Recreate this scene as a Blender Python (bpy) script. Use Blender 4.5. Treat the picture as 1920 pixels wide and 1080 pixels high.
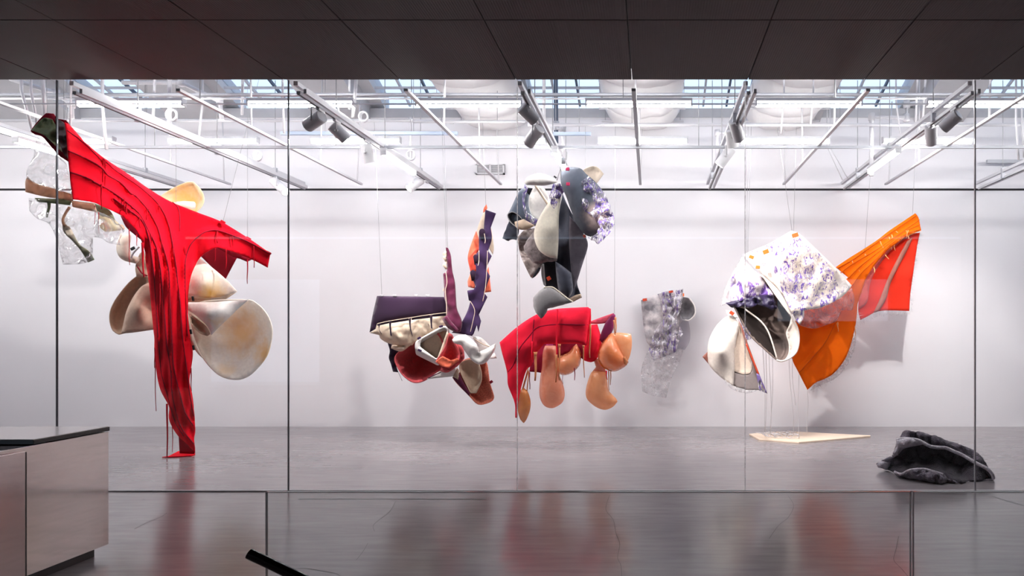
import bpy, bmesh, math, random
import numpy as np
from mathutils import Vector, noise
from mathutils.geometry import delaunay_2d_cdt
random.seed(7)
for o in list(bpy.data.objects): bpy.data.objects.remove(o)
S = bpy.context.scene
COL = S.collection

# ------------------------------------------------------------------ camera
F, CX, CY, CH = 1282.0, 1220.0, 624.0, 1.67
cd = bpy.data.cameras.new('camera'); cam = bpy.data.objects.new('camera', cd); COL.objects.link(cam)
cam.location = (0, 0, CH); cam.rotation_euler = (math.pi/2, 0, 0)
cd.sensor_width = 36; cd.lens = F*36/1920
cd.shift_x = -(CX-960)/1920; cd.shift_y = (CY-540)/1920
cd.clip_start = 0.05
S.camera = cam
# ------------------------------------------------------------------ world, exposure
w = bpy.data.worlds.new('world'); S.world = w; w.use_nodes = True
bg = w.node_tree.nodes['Background']; bg.inputs[0].default_value = (0.64, 0.79, 1.0, 1); bg.inputs[1].default_value = 1.5
S.view_settings.view_transform = 'Standard'; S.view_settings.look = 'None'
S.view_settings.gamma = 1; S.view_settings.use_curve_mapping = False
S.view_settings.exposure = 0.16
TUBE = 66.0        # emission of the fluorescent tubes
SPOT = 300.0        # watts of each track head

# ------------------------------------------------------------------ geometry of the place
YG, YW = 7.2, 12.17          # glass wall, gallery back wall
ZC = 4.33                    # lobby ceiling
ZT = 4.22                    # lighting tracks and the shadow gap of the back wall
XL, XR = -13.2, 8.8
def P(px, py, Y):
    return Vector(((px-CX)*Y/F, Y, CH+(CY-py)*Y/F))
def X(px, Y): return (px-CX)*Y/F
def FL(px, py, z=0.0):       # point of the floor seen at a pixel
    Y = (CH-z)*F/(py-CY)
    return Vector((X(px, Y), Y, z))

# ------------------------------------------------------------------ materials
def lin(c):
    return tuple(((v/255)/12.92 if v/255 <= 0.04045 else ((v/255+0.055)/1.055)**2.4) for v in c)
class NT:
    def __init__(s, name):
        s.m = bpy.data.materials.new(name); s.m.use_nodes = True
        s.t = s.m.node_tree; s.t.nodes.clear()
        s.out = s.n('ShaderNodeOutputMaterial')
    def n(s, typ, **k):
        x = s.t.nodes.new(typ)
        for a, v in k.items(): setattr(x, a, v)
        return x
    def l(s, a, b): s.t.links.new(a, b)
    def pos(s):
        g = s.n('ShaderNodeNewGeometry'); return g.outputs['Position']
    def noise(s, scale, detail=4, vec=None, rough=0.55, dist=0.0, stretch=None):
        x = s.n('ShaderNodeTexNoise'); x.inputs['Scale'].default_value = scale
        x.inputs['Detail'].default_value = detail; x.inputs['Roughness'].default_value = rough
        x.inputs['Distortion'].default_value = dist
        v = vec or s.pos()
        if stretch:
            mp = s.n('ShaderNodeMapping'); mp.inputs['Scale'].default_value = stretch
            s.l(v, mp.inputs['Vector']); v = mp.outputs[0]
        s.l(v, x.inputs['Vector']); return x.outputs['Fac']
    def ramp(s, fac, stops):
        r = s.n('ShaderNodeValToRGB'); e = r.color_ramp.elements
        while len(e) < len(stops): e.new(0.5)
        for i, (p, c) in enumerate(stops):
            e[i].position = p; e[i].color = (c[0], c[1], c[2], 1) if not isinstance(c, (int, float)) else (c, c, c, 1)
        s.l(fac, r.inputs[0]); return r.outputs[0]
    def mix(s, fac, a, b):
        x = s.n('ShaderNodeMix', data_type='RGBA')
        for v, i in ((fac, 0), (a, 6), (b, 7)):
            if hasattr(v, 'is_output'): s.l(v, x.inputs[i])
            elif i == 0: x.inputs[0].default_value = v
            else: x.inputs[i].default_value = (v[0], v[1], v[2], 1)
        return x.outputs[2]
    def near(s, p, r, soft=1.0, squash=(1, 1, 1)):   # 1 at p falling to 0 at r (world space stain)
        mp = s.n('ShaderNodeVectorMath', operation='SUBTRACT'); s.l(s.pos(), mp.inputs[0]); mp.inputs[1].default_value = tuple(p)
        m2 = s.n('ShaderNodeVectorMath', operation='MULTIPLY'); s.l(mp.outputs[0], m2.inputs[0]); m2.inputs[1].default_value = squash
        ln = s.n('ShaderNodeVectorMath', operation='LENGTH'); s.l(m2.outputs[0], ln.inputs[0])
        nz = s.noise(9, 3); a = s.n('ShaderNodeMath', operation='MULTIPLY_ADD'); s.l(nz, a.inputs[0]); a.inputs[1].default_value = r*0.7; a.inputs[2].default_value = -r*0.35
        ad = s.n('ShaderNodeMath', operation='ADD'); s.l(ln.outputs['Value'], ad.inputs[0]); s.l(a.outputs[0], ad.inputs[1])
        mr = s.n('ShaderNodeMapRange', interpolation_type='SMOOTHSTEP'); s.l(ad.outputs[0], mr.inputs[0])
        mr.inputs[1].default_value = r; mr.inputs[2].default_value = r*(1-soft); mr.inputs[3].default_value = 0; mr.inputs[4].default_value = 1
        return mr.outputs[0]
    def mul(s, a, k):
        x = s.n('ShaderNodeMath', operation='MULTIPLY'); s.l(a, x.inputs[0])
        if hasattr(k, 'is_output'): s.l(k, x.inputs[1])
        else: x.inputs[1].default_value = k
        return x.outputs[0]
    def bump(s, h, strength=0.3, dist=0.01):
        b = s.n('ShaderNodeBump'); b.inputs['Strength'].default_value = strength; b.inputs['Distance'].default_value = dist
        s.l(h, b.inputs['Height']); return b.outputs[0]
    def bsdf(s, col, rough=0.6, metal=0.0, normal=None, spec=None, sheen=0, trans=0, coat=0):
        b = s.n('ShaderNodeBsdfPrincipled')
        if hasattr(col, 'is_output'): s.l(col, b.inputs['Base Color'])
        else: b.inputs['Base Color'].default_value = (*col, 1)
        if hasattr(rough, 'is_output'): s.l(rough, b.inputs['Roughness'])
        else: b.inputs['Roughness'].default_value = rough
        b.inputs['Metallic'].default_value = metal
        if spec is not None: b.inputs['Specular IOR Level'].default_value = spec
        if sheen: b.inputs['Sheen Weight'].default_value = sheen
        if trans: b.inputs['Subsurface Weight'].default_value = trans; b.inputs['Subsurface Radius'].default_value = (0.03, 0.015, 0.01)
        if coat: b.inputs['Coat Weight'].default_value = coat; b.inputs['Coat Roughness'].default_value = 0.12
        if normal: s.l(normal, b.inputs['Normal'])
        return b.outputs[0]
    def done(s, sh): s.l(sh, s.out.inputs['Surface']); return s.m
M = {}
def plain(name, c, rough=0.6, metal=0.0, var=0.08, scale=20, bump=0.0, bscale=200, spec=None, sheen=0, stains=(), coat=0, stretch=None, thru=0.0):
    t = NT(name); a = lin(c)
    col = t.ramp(t.noise(scale, 4, stretch=stretch), [(0.3, tuple(v*(1-var) for v in a)), (0.7, tuple(min(1, v*(1+var)) for v in a))])
    for (p, r, sc) in stains: col = t.mix(t.near(p, r), col, lin(sc))
    nm = t.bump(t.noise(bscale, 2), bump, 0.004) if bump else None
    sh = t.bsdf(col, rough, metal, nm, spec, sheen, coat=coat)
    if thru:
        tl = t.n('ShaderNodeBsdfTranslucent'); t.l(col, tl.inputs[0]); mx = t.n('ShaderNodeMixShader'); mx.inputs[0].default_value = thru
        t.l(sh, mx.inputs[1]); t.l(tl.outputs[0], mx.inputs[2]); sh = mx.outputs[0]
    M[name] = t.done(sh); return M[name]
def emit(name, c, k):
    t = NT(name); e = t.n('ShaderNodeEmission'); e.inputs[0].default_value = (*c, 1); e.inputs[1].default_value = k
    M[name] = t.done(e.outputs[0]); return M[name]
def glassy(name, tint=(1, 1, 1), refl=1.0, rough=0.0, ior=1.45, bump=0.0, bscale=14, mask=None, milk=0.0):
    """thin clear sheet: what lies behind shows through, Fresnel gloss on top"""
    t = NT(name)
    tr = t.n('ShaderNodeBsdfTransparent'); tr.inputs[0].default_value = (*tint, 1)
    gl = t.n('ShaderNodeBsdfGlossy'); gl.inputs['Roughness'].default_value = rough
    lw = t.n('ShaderNodeLayerWeight'); lw.inputs[0].default_value = 0.5
    pw = t.n('ShaderNodeMath', operation='POWER'); t.l(lw.outputs['Facing'], pw.inputs[0]); pw.inputs[1].default_value = 5.0
    fr = t.n('ShaderNodeMath', operation='MULTIPLY_ADD'); t.l(pw.outputs[0], fr.inputs[0])
    r0 = ((ior-1)/(ior+1))**2; fr.inputs[1].default_value = 1-r0; fr.inputs[2].default_value = r0
    nm = None
    if bump:
        nm = t.bump(t.noise(bscale, 4, dist=1.2), bump, 0.03); t.l(nm, gl.inputs['Normal']); t.l(nm, lw.inputs['Normal'])
    mx = t.n('ShaderNodeMixShader'); t.l(t.mul(fr.outputs[0], refl), mx.inputs[0]); t.l(tr.outputs[0], mx.inputs[1]); t.l(gl.outputs[0], mx.inputs[2])
    sh = mx.outputs[0]
    if milk:   # faint white haze of the plastic itself
        df = t.n('ShaderNodeBsdfTranslucent'); df.inputs[0].default_value = (0.95, 0.94, 0.95, 1); d2 = t.n('ShaderNodeBsdfDiffuse'); d2.inputs[0].default_value = (0.95, 0.94, 0.95, 1)
        ad = t.n('ShaderNodeMixShader'); ad.inputs[0].default_value = 0.5; t.l(df.outputs[0], ad.inputs[1]); t.l(d2.outputs[0], ad.inputs[2])
        mk = t.n('ShaderNodeMixShader'); t.l(t.ramp(t.noise(bscale, 4, dist=1.0), [(0.35, milk*0.2), (0.7, milk)]), mk.inputs[0]); t.l(sh, mk.inputs[1]); t.l(ad.outputs[0], mk.inputs[2]); sh = mk.outputs[0]
    if mask:   # paint carried by the film: (colour, scale, lo, hi)
        for c, sc, lo, hi, st in mask:
            d = t.bsdf(lin(c), 0.35, normal=nm)
            f = t.ramp(t.noise(sc, 5, dist=1.6, stretch=st), [(lo, 0.0), (hi, 1.0)])
            m2 = t.n('ShaderNodeMixShader'); t.l(f, m2.inputs[0]); t.l(sh, m2.inputs[1]); t.l(d, m2.inputs[2]); sh = m2.outputs[0]
    M[name] = t.done(sh); return M[name]

plain('wall_white', (238, 236, 240), 0.75, var=0.015, scale=1.5)
plain('shadow_gap', (22, 22, 26), 0.7)
plain('lobby_wall', (120, 112, 110), 0.7, var=0.04, scale=2)
plain('upper_grey', (188, 188, 192), 0.8, var=0.06, scale=3, bump=0.2, bscale=40)
plain('white_metal', (224, 223, 227), 0.4, var=0.02)
plain('white_head', (205, 203, 206), 0.4, var=0.02)
plain('blue_strut', (178, 192, 214), 0.45, var=0.03)
plain('grey_pipe', (182, 184, 191), 0.4, var=0.03)
plain('dark_metal', (46, 46, 50), 0.4, 0.5)
plain('steel_pipe_blue', (70, 84, 104), 0.5)
plain('baffle', (246, 245, 246), 0.8, var=0.02, scale=5, bump=0.3, bscale=12)
plain('black_paint', (14, 13, 14), 0.3)
plain('black_tube', (16, 14, 14), 0.22)
plain('joint', (188, 184, 188), 0.45)
plain('joint_dark', (62, 62, 70), 0.3, 0.5)
plain('steel', (206, 196, 192), 0.09, 1.0, var=0.05, scale=4, stretch=(1, 1, 12))
plain('crack', (52, 47, 47), 0.8)
plain('wood_pale', (236, 214, 192), 0.55, var=0.05, scale=12, stretch=(2, 20, 1))
plain('wire', (168, 168, 172), 0.4)
plain('clear_cord', (205, 200, 204), 0.15, spec=0.8)
def _floor():
    t = NT('floor_concrete')
    a = t.noise(0.9, 6, rough=0.62, stretch=(1, 1.6, 1)); b = t.noise(6, 5, stretch=(0.35, 2.6, 1))
    col = t.mix(0.45, t.ramp(a, [(0.3, lin((122, 115, 118))), (0.7, lin((144, 136, 138)))]), t.ramp(b, [(0.3, lin((114, 107, 110))), (0.72, lin((152, 144, 146)))]))
    rough = t.ramp(t.noise(3, 5, stretch=(0.4, 2, 1)), [(0.3, 0.14), (0.75, 0.24)])
    M['floor'] = t.done(t.bsdf(col, rough, spec=0.8))
_floor()
def _ceil():
    t = NT('perforated_metal')
    mp = t.n('ShaderNodeMapping'); mp.inputs['Scale'].default_value = (1, 0.0, 0); t.l(t.pos(), mp.inputs['Vector'])
    wv = t.n('ShaderNodeTexWave', wave_type='BANDS', bands_direction='X'); wv.inputs['Scale'].default_value = 14; t.l(mp.outputs[0], wv.inputs['Vector'])
    col = t.ramp(t.noise(0.8, 3), [(0.3, lin((84, 75, 75))), (0.7, lin((92, 81, 82)))])
    M['ceil_panel'] = t.done(t.bsdf(col, 0.62, 0.0, t.bump(wv.outputs['Fac'], 0.25, 0.006), spec=0.12))
_ceil()
emit('tube_glow', (1.0, 0.97, 0.95), TUBE)
emit('lamp_glow', (1.0, 0.95, 0.9), 12)
glassy('glass_wall', (0.985, 0.99, 0.99), 1.0, ior=1.38)
glassy('glass_guard', (0.955, 0.965, 0.965), 1.0, ior=1.4)
glassy('glass_sky', (0.95, 0.97, 1.0), 1.0)
# sculpture materials
def felt(name, c, **k):
    k = {**dict(rough=0.95, var=0.07, scale=30, bump=0.35, bscale=350, sheen=0.15, spec=0.15), **k}
    return plain(name, c, **k)
felt('red_cloth', (228, 8, 34), var=0.05, sheen=0)
felt('dark_red', (136, 20, 40), sheen=0)
felt('red_tie', (170, 12, 30), sheen=0)
plain('olive_satin', (150, 160, 124), 0.5, thru=0.4, var=0.3, scale=7, stretch=(1, 1, 3))
plain('sage', (156, 162, 136), 0.55, thru=0.5, var=0.12)
plain('pale_yellow', (234, 224, 186), 0.6, thru=0.5, var=0.06)
plain('blush', (226, 194, 172), 0.5, thru=0.55, var=0.12, scale=9, coat=0.3)
glassy('clear_film', (0.985, 0.985, 0.985), 1.1, 0.1, 1.45, 0.25, 5, milk=0.22)
glassy('joint_clear', (0.9, 0.9, 0.9), 1.0, 0.2, milk=0.7)
felt('cream_felt', (246, 232, 216), thru=0.2)
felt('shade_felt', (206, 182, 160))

# ------------------------------------------------------------------ objects
def thing(name, label, cat, loc=(0, 0, 0), group=None):
    o = bpy.data.objects.new(name, None); COL.objects.link(o); o.location = loc; o.empty_display_size = 0.1
    o['label'] = label; o['category'] = cat
    if group: o['group'] = group
    return o
def tag(o, label, cat=None, group=None, kind=None):
    o['label'] = label
    if cat: o['category'] = cat
    if group: o['group'] = group
    if kind: o['kind'] = kind
    return o
def wloc(o):
    v = Vector((0, 0, 0))
    while o: v += o.location; o = o.parent
    return v
def obj(name, vf, mat, parent=None, smooth=True, loc=None):
    vs, fs = vf
    off = wloc(parent) if parent else Vector(loc or (0, 0, 0))
    me = bpy.data.meshes.new(name)
    me.from_pydata([tuple(Vector(v)-off) for v in vs], [], fs)
    me.materials.append(M[mat] if isinstance(mat, str) else mat)
    if smooth: me.polygons.foreach_set('use_smooth', [True]*len(me.polygons))
    me.update()
    o = bpy.data.objects.new(name, me); COL.objects.link(o)
    if parent: o.parent = parent
    else: o.location = off
    return o
def link_copy(o, parent, loc=None):
    c = o.copy(); COL.objects.link(c); c.parent = parent
    if loc is not None: c.location = loc
    return c
def copy_tree(o, parent=None):
    c = o.copy(); COL.objects.link(c); c.parent = parent
    for ch in list(o.children): copy_tree(ch, c)
    return c
def solid(o, t, off=0.0):
    m = o.modifiers.new('thickness', 'SOLIDIFY'); m.thickness = t; m.offset = off; return o
def bevel(o, w, seg=2):
    m = o.modifiers.new('bevel', 'BEVEL'); m.width = w; m.segments = seg; m.limit_method = 'ANGLE'; m.angle_limit = 0.6; return o
def join(*parts):
    V, Fc = [], []
    for v, f in parts:
        n = len(V); V += list(v); Fc += [tuple(i+n for i in q) for q in f]
    return V, Fc
def box(x0, x1, y0, y1, z0, z1):
    v = [(x0, y0, z0), (x1, y0, z0), (x1, y1, z0), (x0, y1, z0), (x0, y0, z1), (x1, y0, z1), (x1, y1, z1), (x0, y1, z1)]
    return v, [(0, 3, 2, 1), (4, 5, 6, 7), (0, 1, 5, 4), (1, 2, 6, 5), (2, 3, 7, 6), (3, 0, 4, 7)]
def bar(a, b, wx, wz):      # rectangular bar from a to b
    a, b = Vector(a), Vector(b); d = (b-a).normalized()
    up = Vector((0, 0, 1)) if abs(d.z) < 0.95 else Vector((0, 1, 0))
    s = d.cross(up).normalized()*wx/2; u = s.cross(d).normalized()*wz/2
    v = [a-s-u, a+s-u, a+s+u, a-s+u, b-s-u, b+s-u, b+s+u, b-s+u]
    return v, [(0, 3, 2, 1), (4, 5, 6, 7), (0, 1, 5, 4), (1, 2, 6, 5), (2, 3, 7, 6), (3, 0, 4, 7)]
def tube(pts, r, n=8, flat=1.0, taper=None):
    pts = [Vector(p) for p in pts]; V, Fc = [], []
    prev = None
    for i, p in enumerate(pts):
        d = (pts[min(i+1, len(pts)-1)]-pts[max(i-1, 0)]).normalized()
        ref = Vector((0, 1, 0)) if abs(d.y) < 0.9 else Vector((1, 0, 0))
        s = d.cross(ref).normalized(); u = s.cross(d).normalized()
        rr = r if taper is None else r*(taper[0]+(taper[1]-taper[0])*i/(len(pts)-1))
        for k in range(n):
            a = 2*math.pi*k/n
            V.append(p+s*(math.cos(a)*rr)+u*(math.sin(a)*rr*flat))
    for i in range(len(pts)-1):
        for k in range(n):
            a = i*n+k; b = i*n+(k+1) % n
            Fc.append((a, b, b+n, a+n))
    Fc.append(tuple(range(n-1, -1, -1))); Fc.append(tuple(range((len(pts)-1)*n, len(pts)*n)))
    return V, Fc
def cyl(a, b, r0, r1=None, n=20):
    return tube([a, b], 1.0, n, 1.0, (r0, r0 if r1 is None else r1))
def cr(pts, per=8, closed=False, sharp=None):
    """Catmull-Rom through points of any dimension; corners turning more than `sharp` degrees stay sharp"""
    P_ = [np.array(p, float) for p in pts]; n = len(P_); out = []
    def corner(i):
        if sharp is None or (not closed and i in (0, n-1)): return False
        a, b, c = P_[(i-1) % n][:2], P_[i][:2], P_[(i+1) % n][:2]
        u, v = b-a, c-b; lu, lv = np.linalg.norm(u), np.linalg.norm(v)
        if lu < 1e-6 or lv < 1e-6: return True
        return math.degrees(math.acos(max(-1, min(1, float(np.dot(u, v)/(lu*lv)))))) > sharp
    cs = [corner(i) for i in range(n)]
    for i in range(n if closed else n-1):
        p1, p2 = P_[i], P_[(i+1) % n]
        p0 = P_[(i-1) % n] if (closed or i > 0) else p1
        p3 = P_[(i+2) % n] if (closed or i+2 < n) else p2
        L = np.linalg.norm(p2[:2]-p1[:2])
        def tang(a, b, c, cn):
            if cn: return None
            t = (c-a)*0.5; m = np.linalg.norm(t)
            return t*min(1.0, 1.2*L/m) if m > 1e-9 else t
        t1 = tang(p0, p1, p2, cs[i]); t2 = tang(p1, p2, p3, cs[(i+1) % n])
        if t1 is None: t1 = p2-p1
        if t2 is None: t2 = p2-p1
        k = per(L) if callable(per) else per
        for j in range(k):
            s = j/k; s2, s3 = s*s, s*s*s
            out.append((2*s3-3*s2+1)*p1+(s3-2*s2+s)*t1+(-2*s3+3*s2)*p2+(s3-s2)*t2)
    if not closed: out.append(P_[-1])
    return out
def seg_dist(pts, A, B):
    d = B-A; L2 = (d*d).sum(1)+1e-12
    best = np.full(len(pts), 1e9)
    for i in range(len(A)):
        t = np.clip(((pts-A[i])@d[i])/L2[i], 0, 1)
        q = A[i]+t[:, None]*d[i]
        best = np.minimum(best, ((pts-q)**2).sum(1))
    return np.sqrt(best)
def inside(pts, poly):
    x, y = pts[:, 0], pts[:, 1]; r = np.zeros(len(pts), bool); n = len(poly)
    for i in range(n):
        x1, y1 = poly[i]; x2, y2 = poly[(i+1) % n]
        if y1 == y2: continue
        c = ((y1 > y) != (y2 > y)) & (x < (x2-x1)*(y-y1)/(y2-y1)+x1); r ^= c
    return r
class TPS:
    def __init__(s, pts, vals, reg=1e-3):
        s.c = np.mean(pts, 0); s.k = max(np.std(pts), 1e-6)
        s.p = (pts-s.c)/s.k; n = len(pts)
        K = s.U(s.p[:, None]-s.p[None])+reg*np.eye(n); Q = np.hstack([np.ones((n, 1)), s.p])
        A = np.zeros((n+3, n+3)); A[:n, :n] = K; A[:n, n:] = Q; A[n:, :n] = Q.T
        s.w = np.linalg.lstsq(A, np.concatenate([vals, np.zeros(3)]), rcond=None)[0]
    @staticmethod
    def U(d):
        r2 = (d*d).sum(-1); return np.where(r2 > 1e-12, r2*np.log(r2+1e-12), 0)
    def __call__(s, q):
        q = (q-s.c)/s.k; return s.U(q[:, None]-s.p[None])@s.w[:-3]+s.w[-3]+q@s.w[-2:]
def cloth(name, parent, mat, outline, Y, res=6, bulge=0.0, ctrl=(), fold=None, thick=0.006, sharp=42, wob=0.0, wsc=0.03, back=None, edge=0.0, dome=1.0, floor=False):
    """a sheet cut to an outline, lying in the depth given by its control depths, domed / dished / folded"""
    pts3 = [(p[0], p[1], p[2] if len(p) > 2 else Y) for p in outline]
    bd = cr(pts3, lambda L: max(1, int(round(L/res))), True, sharp)
    bd = [b for i, b in enumerate(bd) if np.linalg.norm(b[:2]-bd[i-1][:2]) > 0.15]
    B = np.array(bd); b2 = B[:, :2].copy()
    if edge:
        for i in range(len(b2)):
            b2[i] += edge*np.array([noise.noise(Vector((b2[i, 0]*0.31, b2[i, 1]*0.31, 3.1))), noise.noise(Vector((b2[i, 0]*0.31, b2[i, 1]*0.31, 9.7)))])
    x0, y0 = b2.min(0); x1, y1 = b2.max(0)
    gx = []
    row = 0; yy = y0
    while yy < y1:
        xx = x0+(row % 2)*res/2
        while xx < x1: gx.append((xx, yy)); xx += res
        yy += res*0.866; row += 1
    g = np.array(gx) if gx else np.zeros((0, 2))
    if len(g): g = g[inside(g, b2)]
    A_, B_ = b2, np.roll(b2, -1, 0)
    if len(g): g = g[seg_dist(g, A_, B_) > res*0.5]
    allp = np.vstack([b2, g]) if len(g) else b2
    nb = len(b2)
    r = delaunay_2d_cdt([Vector(p) for p in allp], [(i, (i+1) % nb) for i in range(nb)], [], 1, 1e-4)
    vp = np.array([tuple(v) for v in r[0]]); faces = [tuple(f) for f in r[2]]
    cp = [(b[0], b[1], b[2]) for b in pts3]+[tuple(c) for c in ctrl]
    cpa = np.array(cp, float)
    if np.ptp(cpa[:, 2]) < 1e-6: depth0 = lambda q: np.full(len(q), cpa[0, 2])
    else: depth0 = TPS(cpa[:, :2], cpa[:, 2])
    dome_v = None
    if bulge or back:                       # membrane height: Laplace(u) = -1 inside, 0 on the edge
        n_ = len(vp); on = seg_dist(vp, A_, B_) < 1e-3*res+1e-6
        W = np.zeros((n_, n_))
        for f in faces:
            for i in range(len(f)):
                a, b = f[i], f[(i+1) % len(f)]; W[a, b] = W[b, a] = 1
        ii = np.where(~on)[0]
        if len(ii):
            Lm = np.diag(W.sum(1))-W
            u = np.zeros(n_); u[ii] = np.linalg.solve(Lm[np.ix_(ii, ii)]+1e-9*np.eye(len(ii)), W.sum(1)[ii])
            dome_v = np.sqrt(np.clip(u/u.max(), 0, 1))
    def depth(q, sgn=1.0, bl=None):
        q = np.atleast_2d(np.array(q, float)); d = depth0(q)
        b_ = bulge if bl is None else bl
        if b_:
            if dome_v is not None:
                if q.shape == vp.shape and np.array_equal(q, vp): t = dome_v
                else:
                    r2 = ((q[:, None]-vp[None])**2).sum(-1); k3 = np.argsort(r2, 1)[:, :4]; w_ = 1/(np.take_along_axis(r2, k3, 1)+0.05); t = (w_*dome_v[k3]).sum(1)/w_.sum(1)
                d = d-sgn*b_*t**dome
        if fold: d = d+fold(q[:, 0], q[:, 1])
        if wob: d = d+np.array([wob*noise.noise(Vector((a*wsc, b*wsc, len(name)*1.7))) for a, b in q])
        return d
    Yv = depth(vp)
    def put(p_, y_):
        v = P(p_[0], p_[1], y_)
        if floor and v.z < 0.004: v.z = 0.004
        return v
    V = [put(p, y) for p, y in zip(vp, Yv)]; Fc = [f[::-1] for f in faces]
    if back is not None:
        n = len(V); Yb = depth(vp, -1.0, back)
        V += [put(p, y+0.004) for p, y in zip(vp, Yb)]; Fc += [tuple(i+n for i in f) for f in faces]
    o = obj(name, (V, Fc), mat, parent)
    if back is None and thick: solid(o, thick)
    o_depth = depth
    return o, o_depth
def line(name, parent, mat, pts, Y, r=0.006, off=0.008, flat=1.0, per=6, taper=None, n=6):
    """cord or seam along pixel points; Y is a depth or the depth function of the sheet it lies on"""
    q = cr([tuple(p[:2]) for p in pts], per)
    if callable(Y): ys = Y(np.array(q))-off
    elif all(len(p) > 2 for p in pts): ys = [c[2] for c in cr(pts, per)]
    else: ys = [Y]*len(q)
    return obj(name, tube([P(a[0], a[1], y) for a, y in zip(q, ys)], r, n, flat, taper), mat, parent)
def tie(parent, mat, px, py0, py1, Y, w=3.0, lean=0.0, name='tie'):
    """narrow strip hanging from a sheet, tapering a little"""
    n = 7; pts = []
    y0 = float(Y(np.array([[px, py0]]))[0])-0.014 if callable(Y) else Y
    for i in range(n):
        t = i/(n-1); pts.append(P(px+lean*t+0.9*math.sin(t*6+px*1.3)*t, py0+(py1-py0)*t, y0-0.02*math.sin(t*4+px)))
    return obj(name, tube(pts, w/2*y0/F, 6, 0.35, (1.0, 0.55)), mat, parent)
def wires(parent, tops, mat='wire'):
    for (px, py, Y, px2, py2) in tops:
        e = P(px2, py2, Y)
        top = roof_at(e) if Y < 9.4 else P(px2+(px2-CX)*0.02, 226 if px2 < 770 else (228 if px2 < 985 else 234), 10.15)
        obj('wire', tube([P(px, py, Y), top], 0.0025, 5), mat, parent)
def clip(parent, mat, px, py, Y, w=8, h=7, rot=0.0):
    c = P(px, py, Y); s = Y/F; d = 0.02
    v, f = box(-w*s/2, w*s/2, -d/2, d/2, -h*s/2, h*s/2)
    ca, sa = math.cos(rot), math.sin(rot)
    v = [c+Vector((a*ca-z*sa, b, a*sa+z*ca)) for a, b, z in v]
    return bevel(obj('clip', (v, f), mat, parent, smooth=False), 0.004)

# ================================================================== THE SETTING
ordn = ['first', 'second', 'third', 'fourth', 'fifth', 'sixth', 'seventh', 'eighth', 'ninth', 'tenth']
def struct(name, vf, mat, label, smooth=False):
    return tag(obj(name, vf, mat, None, smooth), label, 'structure', None, 'structure')
fl = struct('floor', box(XL, XR, -5, YW+0.3, -0.2, 0.0), 'floor', 'polished grey concrete floor running from lobby into gallery'); fl['category'] = 'floor'
def wall(n, vf, m, lab):
    o = struct(n, vf, m, lab); o['category'] = 'wall'; return o
wall('wall_back', box(XL, XR, YW, YW+0.2, 0, ZT-0.02), 'wall_white', 'large white gallery back wall below the black shadow gap')
wall('wall_back_upper', box(XL, XR, YW, YW+0.2, ZT+0.02, 5.5), 'wall_white', 'white upper wall above the black shadow gap')
g = struct('trim_1', box(XL, XR, YW+0.02, YW+0.2, ZT-0.02, ZT+0.02), 'shadow_gap', 'thin black shadow gap across the white back wall'); g['category'] = 'trim'
wall('wall_back_beam', box(XL, XR, YW-0.02, YW+0.3, 5.5, 5.66), 'upper_grey', 'beam greyed for shade along the foot of the skylights')  # the grey puts the shade along the wall top into colour
wall('wall_left', box(XL-0.2, XL, YG, YW+0.3, 0, 8), 'wall_white', 'white gallery side wall beyond the left edge')
wall('wall_right', box(XR, XR+0.2, YG, YW+0.3, 0, 8), 'wall_white', 'white gallery side wall beyond the right edge')
wall('wall_front_upper', box(XL, XR, YG-0.15, YG+0.05, ZC+0.16, 8), 'wall_white', 'white bulkhead above the glass wall')
wall('wall_lobby_left', box(XL-0.2, XL, -5, YG, 0, ZC+0.2), 'lobby_wall', 'dim lobby side wall on the left')
wall('wall_lobby_right', box(XR, XR+0.2, -5, YG, 0, ZC+0.2), 'lobby_wall', 'dim lobby side wall on the right')
# street front behind the camera: piers and a lintel leave two openings
wall('wall_lobby_rear', join(box(XL, -12.6, -5.2, -5, 0, 3.2), box(-9.4, 3.6, -5.2, -5, 0, 3.2), box(3.6, 6.8, -5.2, -5, 0, 2.0), box(6.8, XR, -5.2, -5, 0, 3.2), box(XL, XR, -5.2, -5, 3.2, ZC)), 'lobby_wall', 'lobby wall with street openings behind the viewer')
# lobby ceiling: slab and metal panels
cl = struct('ceiling', box(XL, XR, -5, YG-0.16, ZC+0.06, ZC+0.3), 'black_paint', 'low dark lobby ceiling of perforated metal panels'); cl['category'] = 'ceiling'
px0, pw, pd = -0.197, 1.22, 1.375
pn = None
for r in range(2):
    for k in range(-7, 6):
        x0 = px0+k*pw; y1 = YG-0.01-r*pd
        if pn is None:
            pn = obj('ceiling_panel', box(0.004, pw-0.004, -pd+0.005, -0.005, 0, 0.05), 'ceil_panel', cl, False)
            bevel(pn, 0.004); pn.location = (x0, y1, ZC)
        else: link_copy(pn, cl, (x0, y1, ZC))
# gallery roof: beams and skylight panes on a slope
def roofz(Y): return 5.66+(YW-Y)*0.356
bays = [-9.3, -6.75, -4.15, -1.5, 1.15, 3.85, 6.4]
edges = []
for i, c in enumerate(bays): edges.append((c-0.62, c+0.62))
xs = [XL]+[e for p in edges for e in p]+[XR]
bv, bf = [], []
parts = []
for i in range(0, len(xs), 2):
    a, b = xs[i], xs[i+1]
    for (dz0, dz1, shr) in ((-0.02, 0.3, 0.0), (-0.34, -0.02, 0.22)):
        a2, b2 = a+shr, b-shr
        v = [(a2, YG, roofz(YG)+dz0), (b2, YG, roofz(YG)+dz0), (b2, YW+0.3, roofz(YW)+dz0), (a2, YW+0.3, roofz(YW)+dz0)]
        v += [(x, y, z+dz1-dz0) for x, y, z in v]
        parts.append((v, [(0, 3, 2, 1), (4, 5, 6, 7), (0, 1, 5, 4), (1, 2, 6, 5), (2, 3, 7, 6), (3, 0, 4, 7)]))
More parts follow.
